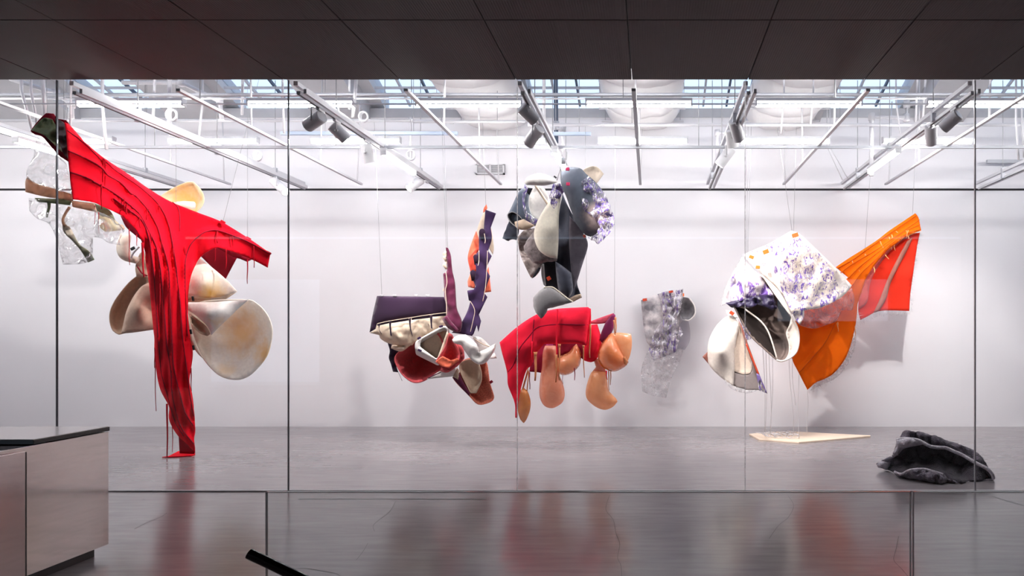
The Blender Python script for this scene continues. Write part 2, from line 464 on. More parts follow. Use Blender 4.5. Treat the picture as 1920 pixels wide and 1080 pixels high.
rb = struct('ceiling_gallery', join(*parts), 'upper_grey', 'sloping grey roof beams above the gallery'); rb['category'] = 'roof'
for i, (a, b) in enumerate(edges):
    v = [(a, YG, roofz(YG)+0.15), (b, YG, roofz(YG)+0.15), (b, YW+0.2, roofz(YW)+0.15), (a, YW+0.2, roofz(YW)+0.15)]
    v += [(x, y, z+0.02) for x, y, z in v]
    o = struct('window_%d' % (i+1), (v, [(0, 3, 2, 1), (4, 5, 6, 7), (0, 1, 5, 4), (1, 2, 6, 5), (2, 3, 7, 6), (3, 0, 4, 7)]), 'glass_sky',
           'blue skylight between roof beams, number %d from the left' % (i+1)); o['category'] = 'skylight'
    c = (a+b)/2
    for dx in (-0.2, 0.22):
        obj('glazing_bar', bar((c+dx, YG, roofz(YG)+0.12), (c+dx, YW+0.2, roofz(YW)+0.12), 0.035, 0.05), 'steel_pipe_blue' if dx > 0 else 'grey_pipe', o, False)
    for dy in (0.35, 0.75):
        obj('glazing_bar', bar((a, YW-dy, roofz(YW-dy)+0.12), (b, YW-dy, roofz(YW-dy)+0.12), 0.03, 0.04), 'grey_pipe', o, False)
# glass wall
JW = lambda x: 0.0045 if x < -3 else (0.0055 if x > 3 else 0.0028)
jx = [X(p, YG) for p in (107, 541, 970, 1397, 1828)]
gx = [XL+0.02, jx[0]-4.84, jx[0]-2.42]+jx+[jx[-1]+2.42, XR-0.02]
gx = sorted(set(gx))
for i in range(len(gx)-1):
    o = struct('window_%d' % (i+8), box(gx[i]+0.006, gx[i+1]-0.006, YG-0.008, YG+0.008, 0.012, ZC+0.05), 'glass_wall',
           ('frameless glass pane of the gallery wall, %s from the left' % ordn[i-2]) if 2 <= i <= 7 else 'frameless glass pane beyond the %s edge, number %d outward' % (('left', 2-i) if i < 2 else ('right', i-7))); o['category'] = 'glass pane'
for i, x in enumerate(gx[1:-1]):
    o = struct('trim_%d' % (i+2), box(x-JW(x), x+JW(x), YG-0.01, YG+0.01, 0.0, ZC), 'joint_dark' if x < -3 else ('joint' if x > 3 else 'joint_clear'),
           ('thin vertical joint between glass panes, %s from the left' % ordn[i-2]) if 2 <= i <= 6 else 'thin glass joint beyond the %s edge, number %d outward' % (('left', 2-i) if i < 2 else ('right', i-6))); o['category'] = 'glass joint'
o = struct('trim_20', box(XL, XR, YG-0.02, YG+0.02, 0, 0.012), 'joint', 'slim metal floor channel under the glass wall'); o['category'] = 'trim'
# floor cracks and slot (flat, own shape)
def floor_line(name, pts, wpx, mat='crack'):
    q = cr(pts, 5); V, Fc = [], []
    for i, p in enumerate(q):
        a, b = q[max(i-1, 0)], q[min(i+1, len(q)-1)]
        d = np.array(b[:2])-np.array(a[:2]); d = d/(np.linalg.norm(d)+1e-9); nrm = np.array([-d[1], d[0]])
        ww = wpx/2*(0.7+0.6*random.random())
        V += [FL(p[0]+nrm[0]*ww, p[1]+nrm[1]*ww, 0.0006), FL(p[0]-nrm[0]*ww, p[1]-nrm[1]*ww, 0.0006)]
    for i in range(len(q)-1): Fc.append((2*i, 2*i+1, 2*i+3, 2*i+2))
    return obj(name, (V, Fc), mat, fl, False)
for pts in ([(1143, 928), (1136, 955), (1150, 975), (1155, 1000), (1162, 1020), (1158, 1045), (1164, 1060), (1166, 1085)],
            [(1478, 930), (1488, 948), (1478, 970), (1460, 985), (1442, 1010)],
            [(1685, 1005), (1680, 1030), (1676, 1050), (1690, 1066), (1702, 1080)],
            [(742, 940), (730, 960), (712, 974), (700, 985), (702, 996)], [(690, 1018), (680, 1035), (668, 1050)],
            [(548, 1067), (575, 1066), (600, 1070), (632, 1076), (640, 1084)],
            [(1860, 930), (1890, 940), (1920, 948)], [(252, 992), (275, 980), (300, 970), (313, 962)]):
    floor_line('floor_crack', pts, 0.8)
floor_line('floor_slot', [(560, 935.5), (700, 935.7), (915, 936.2)], 1.6, 'black_paint')

# ================================================================== CEILING SERVICES
# fluorescent battens
def roof_at(p):
    z = roofz(p.y)
    return Vector((p.x, p.y, z+0.155 if any(a <= p.x <= b for a, b in edges) else z))
def batten(loc, L, axis):
    t = thing('fluorescent_light', '', 'ceiling light', loc)
    x, y, z = loc; h = L/2
    def b(u0, u1, w0, w1, z0, z1):
        return box(x+u0, x+u1, y+w0, y+w1, z+z0, z+z1) if axis == 'x' else box(x+w0, x+w1, y+u0, y+u1, z+z0, z+z1)
    bevel(obj('housing', join(b(-h, h, -0.045, 0.045, 0.05, 0.09), b(-h, -h+0.02, -0.04, 0.04, -0.005, 0.05), b(h-0.02, h, -0.04, 0.04, -0.005, 0.05)), 'white_metal', t, False), 0.004)
    e = Vector((h-0.02, 0, 0)) if axis == 'x' else Vector((0, h-0.02, 0))
    c = Vector((x, y, z+0.02))
    obj('tube', tube([c-e, c+e], 0.032, 12), 'tube_glow', t)
    return t
z1 = z2 = 4.43
Y1, Y2 = (z1-CH)*F/(CY-199), (z2-CH)*F/(CY-268)
row1 = [-430, -120, 246, 565, 880, 1198, 1516, 1836, 2150]
for i, c in enumerate(row1):
    t = batten((X(c, Y1), Y1, z1), 1.3, 'x'); t['label'] = '%s fluorescent batten from the left in the front row' % ordn[i-2].capitalize() if 2 <= i < len(row1)-1 else 'front row fluorescent batten beyond the %s edge%s' % (('left', ', farther one' if i == 0 else '') if i < 2 else ('right', '')); t['group'] = 'front row of fluorescent battens'
row2 = [-400, -135, 130, 400, 667, 940, 1205, 1472, 1739, 2005]
for i, c in enumerate(row2):
    t = batten((X(c, Y2), Y2, z2), 1.31, 'x'); t['label'] = '%s fluorescent batten from the left in the rear row' % ordn[i-2].capitalize() if 2 <= i < len(row2)-1 else 'rear row fluorescent batten beyond the %s edge%s' % (('left', ', farther one' if i == 0 else '') if i < 2 else ('right', '')); t['group'] = 'rear row of fluorescent battens'
thickX = [-8.25, -6.12, -3.74, -1.36, 1.04, 3.42, 5.8]
for i, (tx, y0) in enumerate(((-8.0, 9.2), (-3.6, 9.8), (-1.28, 9.7), (3.3, 9.7))):
    t = batten((tx, y0, 4.07), 1.2, 'y'); t['label'] = ['fluorescent batten along the far left track behind the red cloth', 'fluorescent batten along the track left of the centre spotlights', 'fluorescent batten along the track above the grey felt cluster', 'fluorescent batten along the track on the right'][i]
    t['group'] = 'battens hung along the tracks'
# lighting tracks running to the back wall
for i, x in enumerate(thickX):
    t = thing('lighting_track', '%s double lighting track from the left, running back to the white wall' % ordn[i].capitalize(), 'lighting track', (x, YG+0.1, ZT), 'double lighting tracks')
    ya, yb = YG+0.06, YW-0.04
    if i in (0,): ya = YG+0.3
    obj('strut_channel', join(bar((x-0.03, ya, ZT+0.1), (x-0.03, yb, ZT+0.1), 0.045, 0.045)), 'white_metal', t, False)
    obj('track', join(bar((x, ya, ZT), (x, yb-0.05, ZT), 0.04, 0.035), bar((x+0.07, ya, ZT+0.015), (x+0.07, yb-0.1, ZT+0.015), 0.03, 0.05)), 'white_metal', t, False)
    obj('track_slot', bar((x, ya, ZT-0.019), (x, yb-0.05, ZT-0.019), 0.016, 0.006), 'dark_metal', t, False)
    for k, y in enumerate((8.2, 9.7, 11.2)):
        obj('clamp', bar((x-0.03, y, ZT-0.02), (x-0.03, y, ZT+0.15), 0.05, 0.05), 'grey_pipe', t, False)
        obj('hanger_rod', tube([(x-0.03, y, ZT+0.12), (x-0.03, y, roofz(y)-0.2)], 0.006, 6), 'wire', t)
for i, x in enumerate([-7.3, -5.02, -2.6, -0.18, 2.31, 4.08]):
    t = thing('ceiling_rail', '%s thin white rail from the left, between the double tracks' % ordn[i].capitalize(), 'rail', (x, YG+0.1, ZT), 'thin ceiling rails')
    obj('rail', bar((x, YG+0.06, ZT+0.03), (x, YW-0.3, ZT+0.03), 0.045, 0.03), 'white_metal' if i != 3 else 'grey_pipe', t, False)
    for y in (8.6, 10.4, 11.7):
        obj('hanger_rod', tube([(x, y, ZT+0.04), (x+0.05*math.sin(i*3+y), y, roofz(y)-0.2)], 0.012, 6), 'white_metal', t)
# cross pipes and struts
def xpipe(py, Y, x0, x1, r, mat, label, name='ceiling_pipe', square=False):
    z = P(0, py, Y).z; a = (X(x0, Y), Y, z); b = (X(x1, Y), Y, z)
    t = thing(name, label, 'pipe' if not square else 'strut', a)
    obj('pipe' if not square else 'channel', bar(a, b, 2*r, 2*r) if square else tube([a, b], r, 10), mat, t, not square)
    n = max(2, int((b[0]-a[0])/2.4))
    for k in range(n):
        x = a[0]+(b[0]-a[0])*(k+0.5)/n
        obj('hanger_rod', tube([(x, Y, z), (x, Y, roofz(Y)-0.25)], 0.005, 6), 'wire', t)
    return t
xpipe(178, 8.9, -220, 2160, 0.026, 'grey_pipe', 'thick pale pipe crossing just above the front row of battens')
xpipe(185, 8.75, -220, 2160, 0.012, 'white_metal', 'thin white conduit crossing below the thick pale pipe')
xpipe(195, 8.3, -220, 2160, 0.010, 'white_metal', 'slim conduit level with the front row of battens')
xpipe(226, 10.15, -220, 770, 0.024, 'white_metal', 'white pipe crossing the left side between the batten rows')
xpipe(228, 10.15, 775, 985, 0.022, 'white_metal', 'short white pipe in the middle between the batten rows')
xpipe(234, 10.15, 990, 2160, 0.026, 'white_metal', 'white pipe crossing the right side between the batten rows')
xpipe(250, 10.5, 527, 858, 0.024, 'blue_strut', 'bluish strut left of the centre above the rear battens', 'ceiling_strut', True)
xpipe(251, 10.5, 1020, 1108, 0.024, 'blue_strut', 'short bluish strut above the grey felt cluster', 'ceiling_strut', True)
xpipe(276, 9.4, -220, 2160, 0.018, 'grey_pipe', 'long grey channel running just below the rear battens', 'ceiling_strut', True)
xpipe(303, 11.9, 1850, 2160, 0.03, 'grey_pipe', 'short grey rail on the upper wall at the far right', 'ceiling_strut', True)
def pathpipe(pts, r, mat, label, cat='pipe', name='ceiling_pipe'):
    P3 = [P(*p) for p in pts]
    t = thing(name, label, cat, P3[0])
    obj('pipe', tube(P3, r, 10), mat, t)
    for p in P3[1:-1]:
        obj('elbow', cyl(p-Vector((0, 0, r*1.5)), p+Vector((0, 0, r*1.5)), r*1.45, n=10), mat, t)
    return t
pathpipe([(1634, 330, 10.3), (1634, 219, 10.3), (1700, 221, 10.3), (1700, 196, 10.3), (1740, 190, 10.3)], 0.035, 'white_metal', 'bent white pipe stepping down beside the right spotlight')
pathpipe([(1055, 300, 10.8), (1055, 242, 10.8), (1030, 240, 10.8)], 0.03, 'white_metal', 'bent white pipe dropping above the grey felt cluster')
pathpipe([(1345, 300, 10.8), (1345, 249, 10.8), (1400, 248, 10.8)], 0.03, 'white_metal', 'bent white pipe dropping left of the right centre spotlights')
pathpipe([(134, 222, 9.4), (134, 195, 9.4), (105, 175, 9.4), (20, 148, 9.4)], 0.032, 'white_metal', 'bent pale pipe above the green lining of the red cloth')
pathpipe([(416, 224, 9.4), (412, 190, 9.4), (340, 155, 9.4), (230, 155, 9.4)], 0.03, 'white_metal', 'bent white pipe above the long red shoulder')
pathpipe([(770, 300, 10.6), (770, 225, 10.6), (850, 230, 10.6)], 0.022, 'white_metal', 'bent white pipe above the purple cloth')
# dark standpipe and cables in the middle
t = thing('standpipe', 'dark blue vertical pipe under the middle skylight', 'pipe', P(1043, 265, 11.4))
obj('pipe', tube([P(1043, 268, 11.4), P(1042, 130, 11.4)], 0.035, 10), 'steel_pipe_blue', t); obj('collar', cyl(P(1043, 240, 11.4), P(1043, 228, 11.4), 0.05, n=12), 'grey_pipe', t)
drops = [(80, 150, 85, 225, 8.6, .03), (40, 170, 62, 250, 8.6, .022), (58, 170, 70, 235, 8.6, .02), (192, 200, 200, 280, 8.8, .025), (318, 152, 318, 240, 9.2, .035), (290, 152, 287, 222, 9.0, .02), (380, 190, 372, 260, 9.5, .018),
         (455, 150, 454, 215, 9.3, .025), (530, 180, 533, 250, 9.3, .02), (655, 150, 655, 205, 9, .02), (668, 150, 662, 220, 8.5, .028), (1020, 152, 1020, 225, 9.0, .03), (1470, 180, 1464, 250, 9.2, .016), (1525, 172, 1520, 232, 9.2, .016),
         (1720, 150, 1717, 235, 9.2, .02), (1735, 150, 1730, 230, 9.2, .02), (1680, 190, 1688, 250, 9.4, .015), (1857, 150, 1855, 220, 9.3, .022), (1905, 225, 1910, 300, 9.6, .02), (1916, 225, 1920, 295, 9.6, .018), (1556, 275, 1590, 335, 11.6, .012), (1551, 275, 1580, 338, 11.6, .012)]
for i, (a, b, c, d, Y, r) in enumerate(drops):
    zone = ['above the red cloth', 'above the shoulder of the red cloth', 'above the purple cloth', 'above the grey felt', 'above the white and orange cloths', 'near the right edge'][min(5, int(a/320))]
    o = obj('hanger_pipe', tube([roof_at(P(a, b, Y)), P(a, b, Y), P(c, d, Y)], r*0.75, 8), 'white_metal', None, True)
    tag(o, 'white hanger pipe %s, %s from the left' % (zone, (ordn+['eleventh', 'twelfth', 'thirteenth', 'fourteenth', 'fifteenth', 'sixteenth', 'seventeenth', 'eighteenth', 'nineteenth', 'twentieth', 'twenty-first', 'twenty-second'])[sorted(q[0] for q in drops).index(a)]), 'hanger pipe', 'hanger pipes under the roof')
def coil(px, py, Y, r, label):
    c = P(px, py, Y); t = thing('cable_coil', label, 'cable', c, 'cable coils on the tracks')
    pts = [c+Vector((math.cos(a)*r*0.8, 0.03*math.sin(a*0.5), math.sin(a)*r)) for a in [k*math.pi/8 for k in range(0, 34)]]
    obj('cable', tube(pts, 0.012, 6), 'white_metal', t)
coil(323, 216, 8.6, 0.07, 'white cable coil on the track above the red shoulder')
coil(484, 292, 10.4, 0.07, 'white cable coil on the track right of the red shoulder')
coil(682, 219, 9.0, 0.065, 'white cable coil beside the pair of grey spotlights')
coil(771, 291, 10.6, 0.07, 'white cable coil above the spotlight over the purple cloth')
# fabric baffles under the middle skylights
for i, xc in enumerate((-2.68, -0.14, 2.25)):
    V, Fc = [], []; nu, nv = 22, 60; y0, y1 = 9.3, 12.05
    for v in range(nv+1):
        s = v/nv; y = y0+(y1-y0)*s
        hw = 0.68*(1-0.05*s); sag = abs(math.sin(s*math.pi*4))**0.6
        for u in range(nu+1):
            q = 2*u/nu-1
            z = 5.42-0.16*sag*(1-q**4)-0.10*(1-q*q)+0.16*abs(q)**6+0.03*noise.noise(Vector((q*3+i*9, y*4, 1)))
            V.append((xc+hw*q, y, z))
    for v in range(nv):
        for u in range(nu):
            a = v*(nu+1)+u; Fc.append((a, a+1, a+nu+2, a+nu+1))
    t = thing('fabric_baffle', ['sagging white fabric baffle left of the middle skylight', 'sagging white fabric baffle in the middle, right of the grey felt', 'sagging white fabric baffle above the white and orange cloths'][i], 'fabric baffle', (xc, y0, 5.3), 'white fabric baffles')
    solid(obj('fabric', (V, Fc), 'baffle', t), 0.01)
    for k in range(5):
        y = y0+(y1-y0)*k/4
        obj('batten', tube([(xc-0.72, y, 5.4), (xc+0.72, y, 5.4)], 0.02, 8), 'white_metal', t)
        for sx in (-0.66, 0.66): obj('hanger_rod', tube([(xc+sx, y, 5.4), (xc+sx, y, roofz(y)+0.0)], 0.005, 6), 'wire', t)
# air vent on the upper wall
t = thing('air_vent', 'small square white vent on the upper wall behind the grey felt', 'vent', P(920, 328, YW-0.05))
vx0, vx1 = X(893, YW), X(947, YW); vz0, vz1 = P(0, 328, YW).z, P(0, 309, YW).z
obj('frame', join(box(vx0, vx1, YW-0.06, YW, vz1-0.02, vz1), box(vx0, vx1, YW-0.06, YW, vz0, vz0+0.02), box(vx0, vx0+0.03, YW-0.06, YW, vz0, vz1), box(vx1-0.03, vx1, YW-0.06, YW, vz0, vz1), box((vx0+vx1)/2-0.015, (vx0+vx1)/2+0.015, YW-0.06, YW, vz0, vz1)), 'white_metal', t, False)
obj('backing', box(vx0, vx1, YW-0.012, YW-0.002, vz0, vz1), 'upper_grey', t, False)
for k in range(4): obj('slat', bar((vx0, YW-0.03, vz0+0.03+k*(vz1-vz0-0.04)/4), (vx1, YW-0.03, vz0+0.03+k*(vz1-vz0-0.04)/4), 0.03, 0.004), 'white_metal', t, False)
# track heads
def head(a, b, Y, tr, label, mat='white_head', lit=False, D=0.145):
    """cylinder spotlight from its back (a) to its mouth (b), pixel points; hung from track x = tr"""
    A, B = P(a[0], a[1], Y), P(b[0], b[1], Y)
    if len(b) > 2: B = P(b[0], b[1], Y+b[2])
    d = (B-A).normalized(); c = (A+B)/2
    t = thing('track_spotlight', label, 'spotlight', (tr, Y, ZT-0.02), 'track spotlights')
    e = 0.012
    n = 28; prof = [(0.0, D/2-0.012), (e, D/2)]
    L = (B-A).length
    s = d.orthogonal().normalized(); u = d.cross(s)
    V, Fc = [], []
    for (q, r) in ((0, 0.0), (0, D/2-0.01), (0.01, D/2), (L, D/2), (L, D/2-0.008), (L-0.05, D/2-0.012), (L-0.05, 0.0)):
        for k in range(n):
            an = 2*math.pi*k/n; V.append(A+d*q+s*(math.cos(an)*r)+u*(math.sin(an)*r))
    for i in range(6):
        for k in range(n): Fc.append((i*n+k, i*n+(k+1) % n, (i+1)*n+(k+1) % n, (i+1)*n+k))
    h = obj('housing', (V, Fc), mat, t); m = h.modifiers.new('es', 'EDGE_SPLIT'); m.split_angle = 0.7
    obj('lens', cyl(B-d*0.05, B-d*0.047, D/2-0.014, n=20), 'lamp_glow', h)
    side = Vector((0, 1, 0))*(D/2+0.012)
    piv = c-side
    obj('yoke', join(tube([piv, piv+Vector((0, 0, 0.13)), (tr, Y-0.02, ZT-0.01)], 0.009, 6), cyl(c-side*1.05, c-side*0.85, 0.02, n=10)), mat, t)
    obj('adapter', box(tr-0.016, tr+0.016, Y-0.07, Y+0.07, ZT-0.045, ZT-0.019), 'white_metal', t, False)
    ld = bpy.data.lights.new('beam', 'SPOT'); ld.energy = SPOT*lit if lit else SPOT; ld.spot_size = 0.95; ld.spot_blend = 1.0; ld.shadow_soft_size = 0.05; ld.color = (1.0, 0.95, 0.92)
    lo = bpy.data.objects.new('beam', ld); COL.objects.link(lo); lo.parent = t
    lo.location = B+d*0.01-wloc(t); lo.rotation_mode = 'QUATERNION'; lo.rotation_quaternion = (-d).to_track_quat('Z', 'Y')
    return t
head((604, 218), (577, 236, 0.10), 7.75, -3.74, 'grey cylinder spotlight nearest the ceiling edge, left of the purple cloth', lit=2.2)
head((622, 234), (650, 262, 0.10), 8.15, -3.74, 'grey cylinder spotlight tilted down right, second on the centre left track')
head((685, 270), (694, 305, 0.07), 9.0, -3.74, 'upright white spotlight, third on the centre left track', 'white_metal')
head((790, 337), (766, 354, -0.15), 11.4, -3.74, 'small white spotlight at the wall end of the centre left track', 'white_metal')
head((512, 338), (536, 360, -0.1), 11.1, -6.12, 'small white spotlight right of the red shoulder, at the wall end', 'white_metal')
head((977, 200), (1004, 226, 0.12), 7.65, -1.36, 'grey cylinder spotlight nearest the ceiling edge above the grey felt', lit=2.6)
head((1012, 240), (990, 270, 0.13), 8.15, -1.36, 'grey cylinder spotlight tilted down left above the grey felt')
head((1376, 226), (1386, 262, 0.17), 8.3, 1.04, 'grey upright spotlight, upper of three on the right centre track', lit=0.6)
head((1370, 244), (1374, 276, 0.09), 8.7, 1.04, 'grey spotlight partly hidden behind the upper of three', 'white_head')
head((1372, 278), (1348, 310, 0.04), 9.3, 1.04, 'warm lit spotlight, lowest of three on the right centre track', 'white_metal')
head((1798, 214), (1768, 240, 0.15), 7.7, 3.42, 'grey cylinder spotlight on the right track, tilted down left', lit=0.6)
head((1745, 235), (1746, 268, 0.2), 8.4, 3.42, 'white upright spotlight on the right track beside the bent pipe', 'white_metal', lit=1.6)

# ================================================================== SCULPTURE A: tall red cloth
S.cycles.transparent_max_bounces = 24
S.cycles.max_bounces = 10
S.cycles.sample_clamp_indirect = 3.0
S.cycles.caustics_reflective = False
A = thing('hanging_sculpture', 'tall red stitched cloth draped in a T shape with cream felt discs, its foot touching the floor', 'sculpture', FL(340, 856))
A['label'] = 'tall red stitched cloth in a T shape with cream felt discs, foot on floor'
red = [(121, 229), (130, 234), (160, 267), (193, 295), (242, 328), (280, 355), (320, 378), (367, 397), (415, 416), (463, 445), (507, 475), (502, 502), (473, 487), (437, 472), (422, 467), (407, 464), (392, 470), (380, 478), (370, 490), (361, 508), (357, 522), (353, 547), (352, 580), (353, 603), (356, 630), (360, 647), (361, 667), (358, 690), (355, 715), (360, 740), (364, 773), (366, 807), (364, 823), (366, 848), (357, 839), (347, 829), (335, 818), (323, 800), (317, 783), (318, 765), (314, 755), (303, 735), (297, 715), (293, 690), (292, 673), (290, 653), (290, 635), (288, 618), (287, 605), (283, 563), (278, 517), (273, 488), (272, 472), (266, 454), (257, 433), (243, 418), (230, 406), (210, 395), (192, 387), (177, 380), (153, 376), (137, 374), (132, 340), (130, 317), (127, 283), (124, 247)]
def aY(x, y):
    if y > 520: return 9.2
    t = (x-120)/200.0
    if t < 1: return 7.85+1.25*max(0, t)
    return 9.1+0.25*min(1, (x-320)/190)
seamsA = [[(128, 283), (150, 292), (180, 307), (193, 317), (202, 328), (227, 343), (245, 362), (255, 368), (277, 393), (295, 425), (303, 453), (315, 497), (318, 538), (320, 580), (323, 647), (326, 690), (338, 740), (347, 773), (362, 798)],
          [(193, 297), (215, 318), (252, 343), (270, 357), (297, 383), (315, 417), (323, 453), (330, 497), (333, 530), (337, 560), (343, 640), (350, 690), (356, 740), (363, 780)],
          [(132, 323), (160, 332), (190, 348), (203, 355), (223, 368), (242, 383), (262, 402), (280, 435), (293, 463), (300, 497), (303, 530), (308, 580), (313, 647), (320, 690), (323, 740), (333, 783), (343, 807), (363, 832)],
          [(213, 372), (240, 392), (267, 415), (280, 450), (287, 500), (292, 560), (297, 640), (303, 700), (315, 745), (328, 790), (345, 818)],
          [(507, 476), (467, 454), (438, 442), (408, 432), (387, 434), (370, 445), (357, 460), (349, 482), (347, 505), (347, 545), (349, 580), (351, 630)],
          [(125, 244), (155, 266), (180, 290), (200, 312)],
          [(323, 379), (333, 388), (337, 405), (337, 430)]]
segA = []
for s_ in seamsA[:5]:
    q = np.array(cr(s_, 4)); segA.append((q[:-1], q[1:]))
def foldA(x, y):
    p = np.stack([x, y], 1); d = np.min([seg_dist(p, a, b) for a, b in segA], 0)
    rid = -0.045*np.exp(-(d/4.5)**2)
    k = np.clip((y-440)/80.0, 0, 1)       # column: rounded, pleated
    c = np.where(y < 640, 318, 322+(y-640)*0.13)
    k = k*np.clip((95-np.abs(x-c))/45.0, 0, 1)
    return rid+0.28*np.clip((x-c)/45.0, -1.2, 1.2)**2*k+0.02*np.sin(x*0.42+y*0.01)*k
redO, redY = cloth('red_cloth', A, 'red_cloth', [(x, y, aY(x, y)) for x, y in red], 9, res=4.5, fold=foldA, thick=0.008, wob=0.06, wsc=0.02,
                   ctrl=[(320, 560, 9.2), (325, 660, 9.2), (340, 760, 9.2), (320, 440, 9.1), (250, 370, 8.6), (180, 330, 8.2), (420, 445, 9.3)])
for s_ in seamsA: line('seam', redO, 'dark_red', s_, redY, 0.0075, 0.004, 1.0, 6)  # dark red puts the shadow side of the raised seams into colour
for (px, a, b, w_) in ((193, 296, 342, 4), (197, 300, 352, 3), (190, 345, 392, 3), (243, 330, 372, 5), (249, 332, 380, 4), (237, 375, 402, 4), (233, 372, 398, 2.5), (297, 384, 398, 3), (300, 385, 396, 2), (262, 402, 428, 3), (275, 392, 412, 3), (279, 392, 405, 2), (303, 452, 478, 3), (337, 405, 434, 2.5), (407, 433, 456, 4), (432, 441, 470, 2.5), (437, 442, 470, 2), (476, 458, 502, 2.5), (283, 440, 456, 2), (347, 462, 500, 3), (300, 530, 600, 2), (318, 538, 610, 2), (335, 540, 560, 2.5), (348, 544, 640, 2.5), (290, 652, 690, 2), (325, 455, 480, 3), (228, 378, 395, 2)):
    tie(redO, 'red_tie', px, a, b, redY, w_)
for (px, a, b, w_, ln) in ((185, 398, 438, 1.8, 0), (242, 428, 497, 2.0, 1), (256, 440, 461, 2, 1), (291, 660, 771, 2.2, 1), (313, 757, 857, 4.0, 1), (323, 795, 848, 1.8, 1), (358, 690, 733, 2.4, 1), (464, 487, 532, 2.6, 0), (424, 466, 505, 2.5, 0), (404, 465, 490, 1.6, -1), (267, 455, 520, 5, 2), (178, 385, 420, 1.5, 0)):
    tie(A, 'red_tie', px, a, b, aY(px, a)-0.08, w_, ln)
# dark inside of the foot and the flap on the floor
cloth('foot_lining', A, 'dark_red', [(335, 816), (350, 820), (366, 846), (364, 851), (337, 850)], 9.34, res=5, thick=0.005)
ff = [(304, 858.3), (317, 856.3), (335, 847), (345, 850), (366, 850), (366, 852.5), (358, 855.5), (330, 857.3)]
V = [FL(x, y, 0.004) for x, y in ff]; obj('floor_flap', (V+[v+Vector((0, 0, 0.012)) for v in V], [tuple(range(8))[::-1], tuple(range(8, 16))]+[(i, (i+1) % 8, 8+(i+1) % 8, 8+i) for i in range(8)]), 'red_cloth', A, False)
# right wing: deep red back flaps
cloth('back_flap', A, 'dark_red', [(376, 480), (392, 466), (410, 462), (437, 470), (446, 480), (422, 525)], 9.62, res=6, wob=0.05)
cloth('wing_underside', A, 'dark_red', [(405, 463), (437, 471), (474, 486), (463, 491), (450, 485.5), (438, 482)], 9.5, res=5, wob=0.04)
cloth('back_flap', A, 'dark_red', [(226, 404), (243, 414), (262, 440), (264, 449), (250, 438), (236, 425)], 9.1, res=5)
for x, y in ((418, 416), (466, 447), (504, 474)): clip(A, 'red_tie', x, y, aY(x, y)-0.03, 9, 4, -0.5)
# left end: satin lining and hood
cloth('hood', A, 'dark_red', [(57, 246), (68, 231), (80, 218), (87, 212), (100, 213), (108, 223), (123, 225), (130, 234), (128, 303), (117, 296), (108, 290), (88, 265), (78, 255), (66, 252)], 8.02, res=6, bulge=-0.05, wob=0.05, wsc=0.06)
plain('satin_dark', (66, 44, 46), 0.4, var=0.3, scale=6)
cloth('hood_fold', A, 'satin_dark', [(104, 222), (114, 226), (122, 233), (125, 262), (127, 298), (118, 286), (112, 268), (106, 245)], 7.93, res=5, wob=0.08, wsc=0.08)
cloth('satin_lining', A, 'olive_satin', [(59, 244), (70, 232), (78, 224), (85, 221), (98, 224), (106, 238), (112, 255), (116, 285), (103, 272), (85, 255), (73, 249)], 7.95, res=5, bulge=-0.06, wob=0.12, wsc=0.07)
# clear film and sheer bands on the left
cloth('clear_film', A, 'clear_film', [(70, 258), (90, 272), (112, 295), (125, 308), (131, 340), (136, 367), (103, 355), (63, 342), (50, 334), (50, 320), (62, 295), (65, 275)], 8.02, res=6, wob=0.25, wsc=0.05, thick=0.002)
cloth('clear_film', A, 'clear_film', [(54, 372), (90, 376), (135, 380), (180, 395), (215, 412), (234, 432), (224, 450), (226, 460), (205, 456), (190, 447), (174, 444), (174, 488), (150, 495), (118, 496), (106, 450), (92, 420), (70, 410), (55, 395)], 8.16, res=6, wob=0.3, wsc=0.05, thick=0.002)
cloth('sheer_band', A, 'blush', [(48, 340), (52, 331), (63, 342), (92, 351), (135, 364), (137, 377), (105, 372), (80, 368), (48, 360)], 8.06, res=5, wob=0.06, wsc=0.08)
cloth('sage_band', A, 'sage', [(65, 371), (88, 372), (137, 374), (131, 385), (105, 382), (70, 378)], 8.1, res=5, wob=0.05)
cloth('sheer_band', A, 'blush', [(134, 376), (177, 381), (182, 398), (136, 388)], 8.12, res=5, wob=0.04)
cloth('sage_band', A, 'sage', [(177, 381), (205, 394), (216, 413), (200, 409), (184, 402)], 8.45, res=5, wob=0.04)
cloth('soft_pouch', A, 'pale_yellow', [(184, 400), (200, 406), (214, 412), (222, 418), (230, 426), (226, 432), (198, 435), (187, 425)], 8.48, res=5, bulge=0.1, back=0.08)
obj('pouch_tip', cyl(P(226, 425, 8.47), P(231, 429, 8.47), 0.035, 0.02, 10), 'blush', A)
t_ = NT('strap'); fz = t_.n('ShaderNodeSeparateXYZ'); t_.l(t_.pos(), fz.inputs[0]); mr = t_.n('ShaderNodeMapRange'); t_.l(fz.outputs[2], mr.inputs[0])
mr.inputs[1].default_value = P(0, 490, 8.15).z; mr.inputs[2].default_value = P(0, 435, 8.15).z
M['strap'] = t_.done(t_.bsdf(t_.ramp(mr.outputs[0], [(0.1, lin((128, 138, 108))), (0.5, lin((206, 202, 170))), (1.0, lin((236, 218, 198)))]), 0.7))
cloth('strap', A, 'strap', [(117, 421), (124, 421), (133, 429), (140, 443), (150, 459), (168, 472), (177, 487), (165, 492), (153, 472), (137, 453), (120, 436)], 8.1, res=5, wob=0.05, wsc=0.05)
line('strap_loop', A, 'blush', [(131, 388), (124, 398), (118, 412), (121, 424)], 8.1, 0.018, flat=0.3)
line('sage_strip', A, 'sage', [(91, 377), (92, 388), (89, 400), (88, 408)], 8.1, 0.018, flat=0.3, taper=(1.3, 0.5))
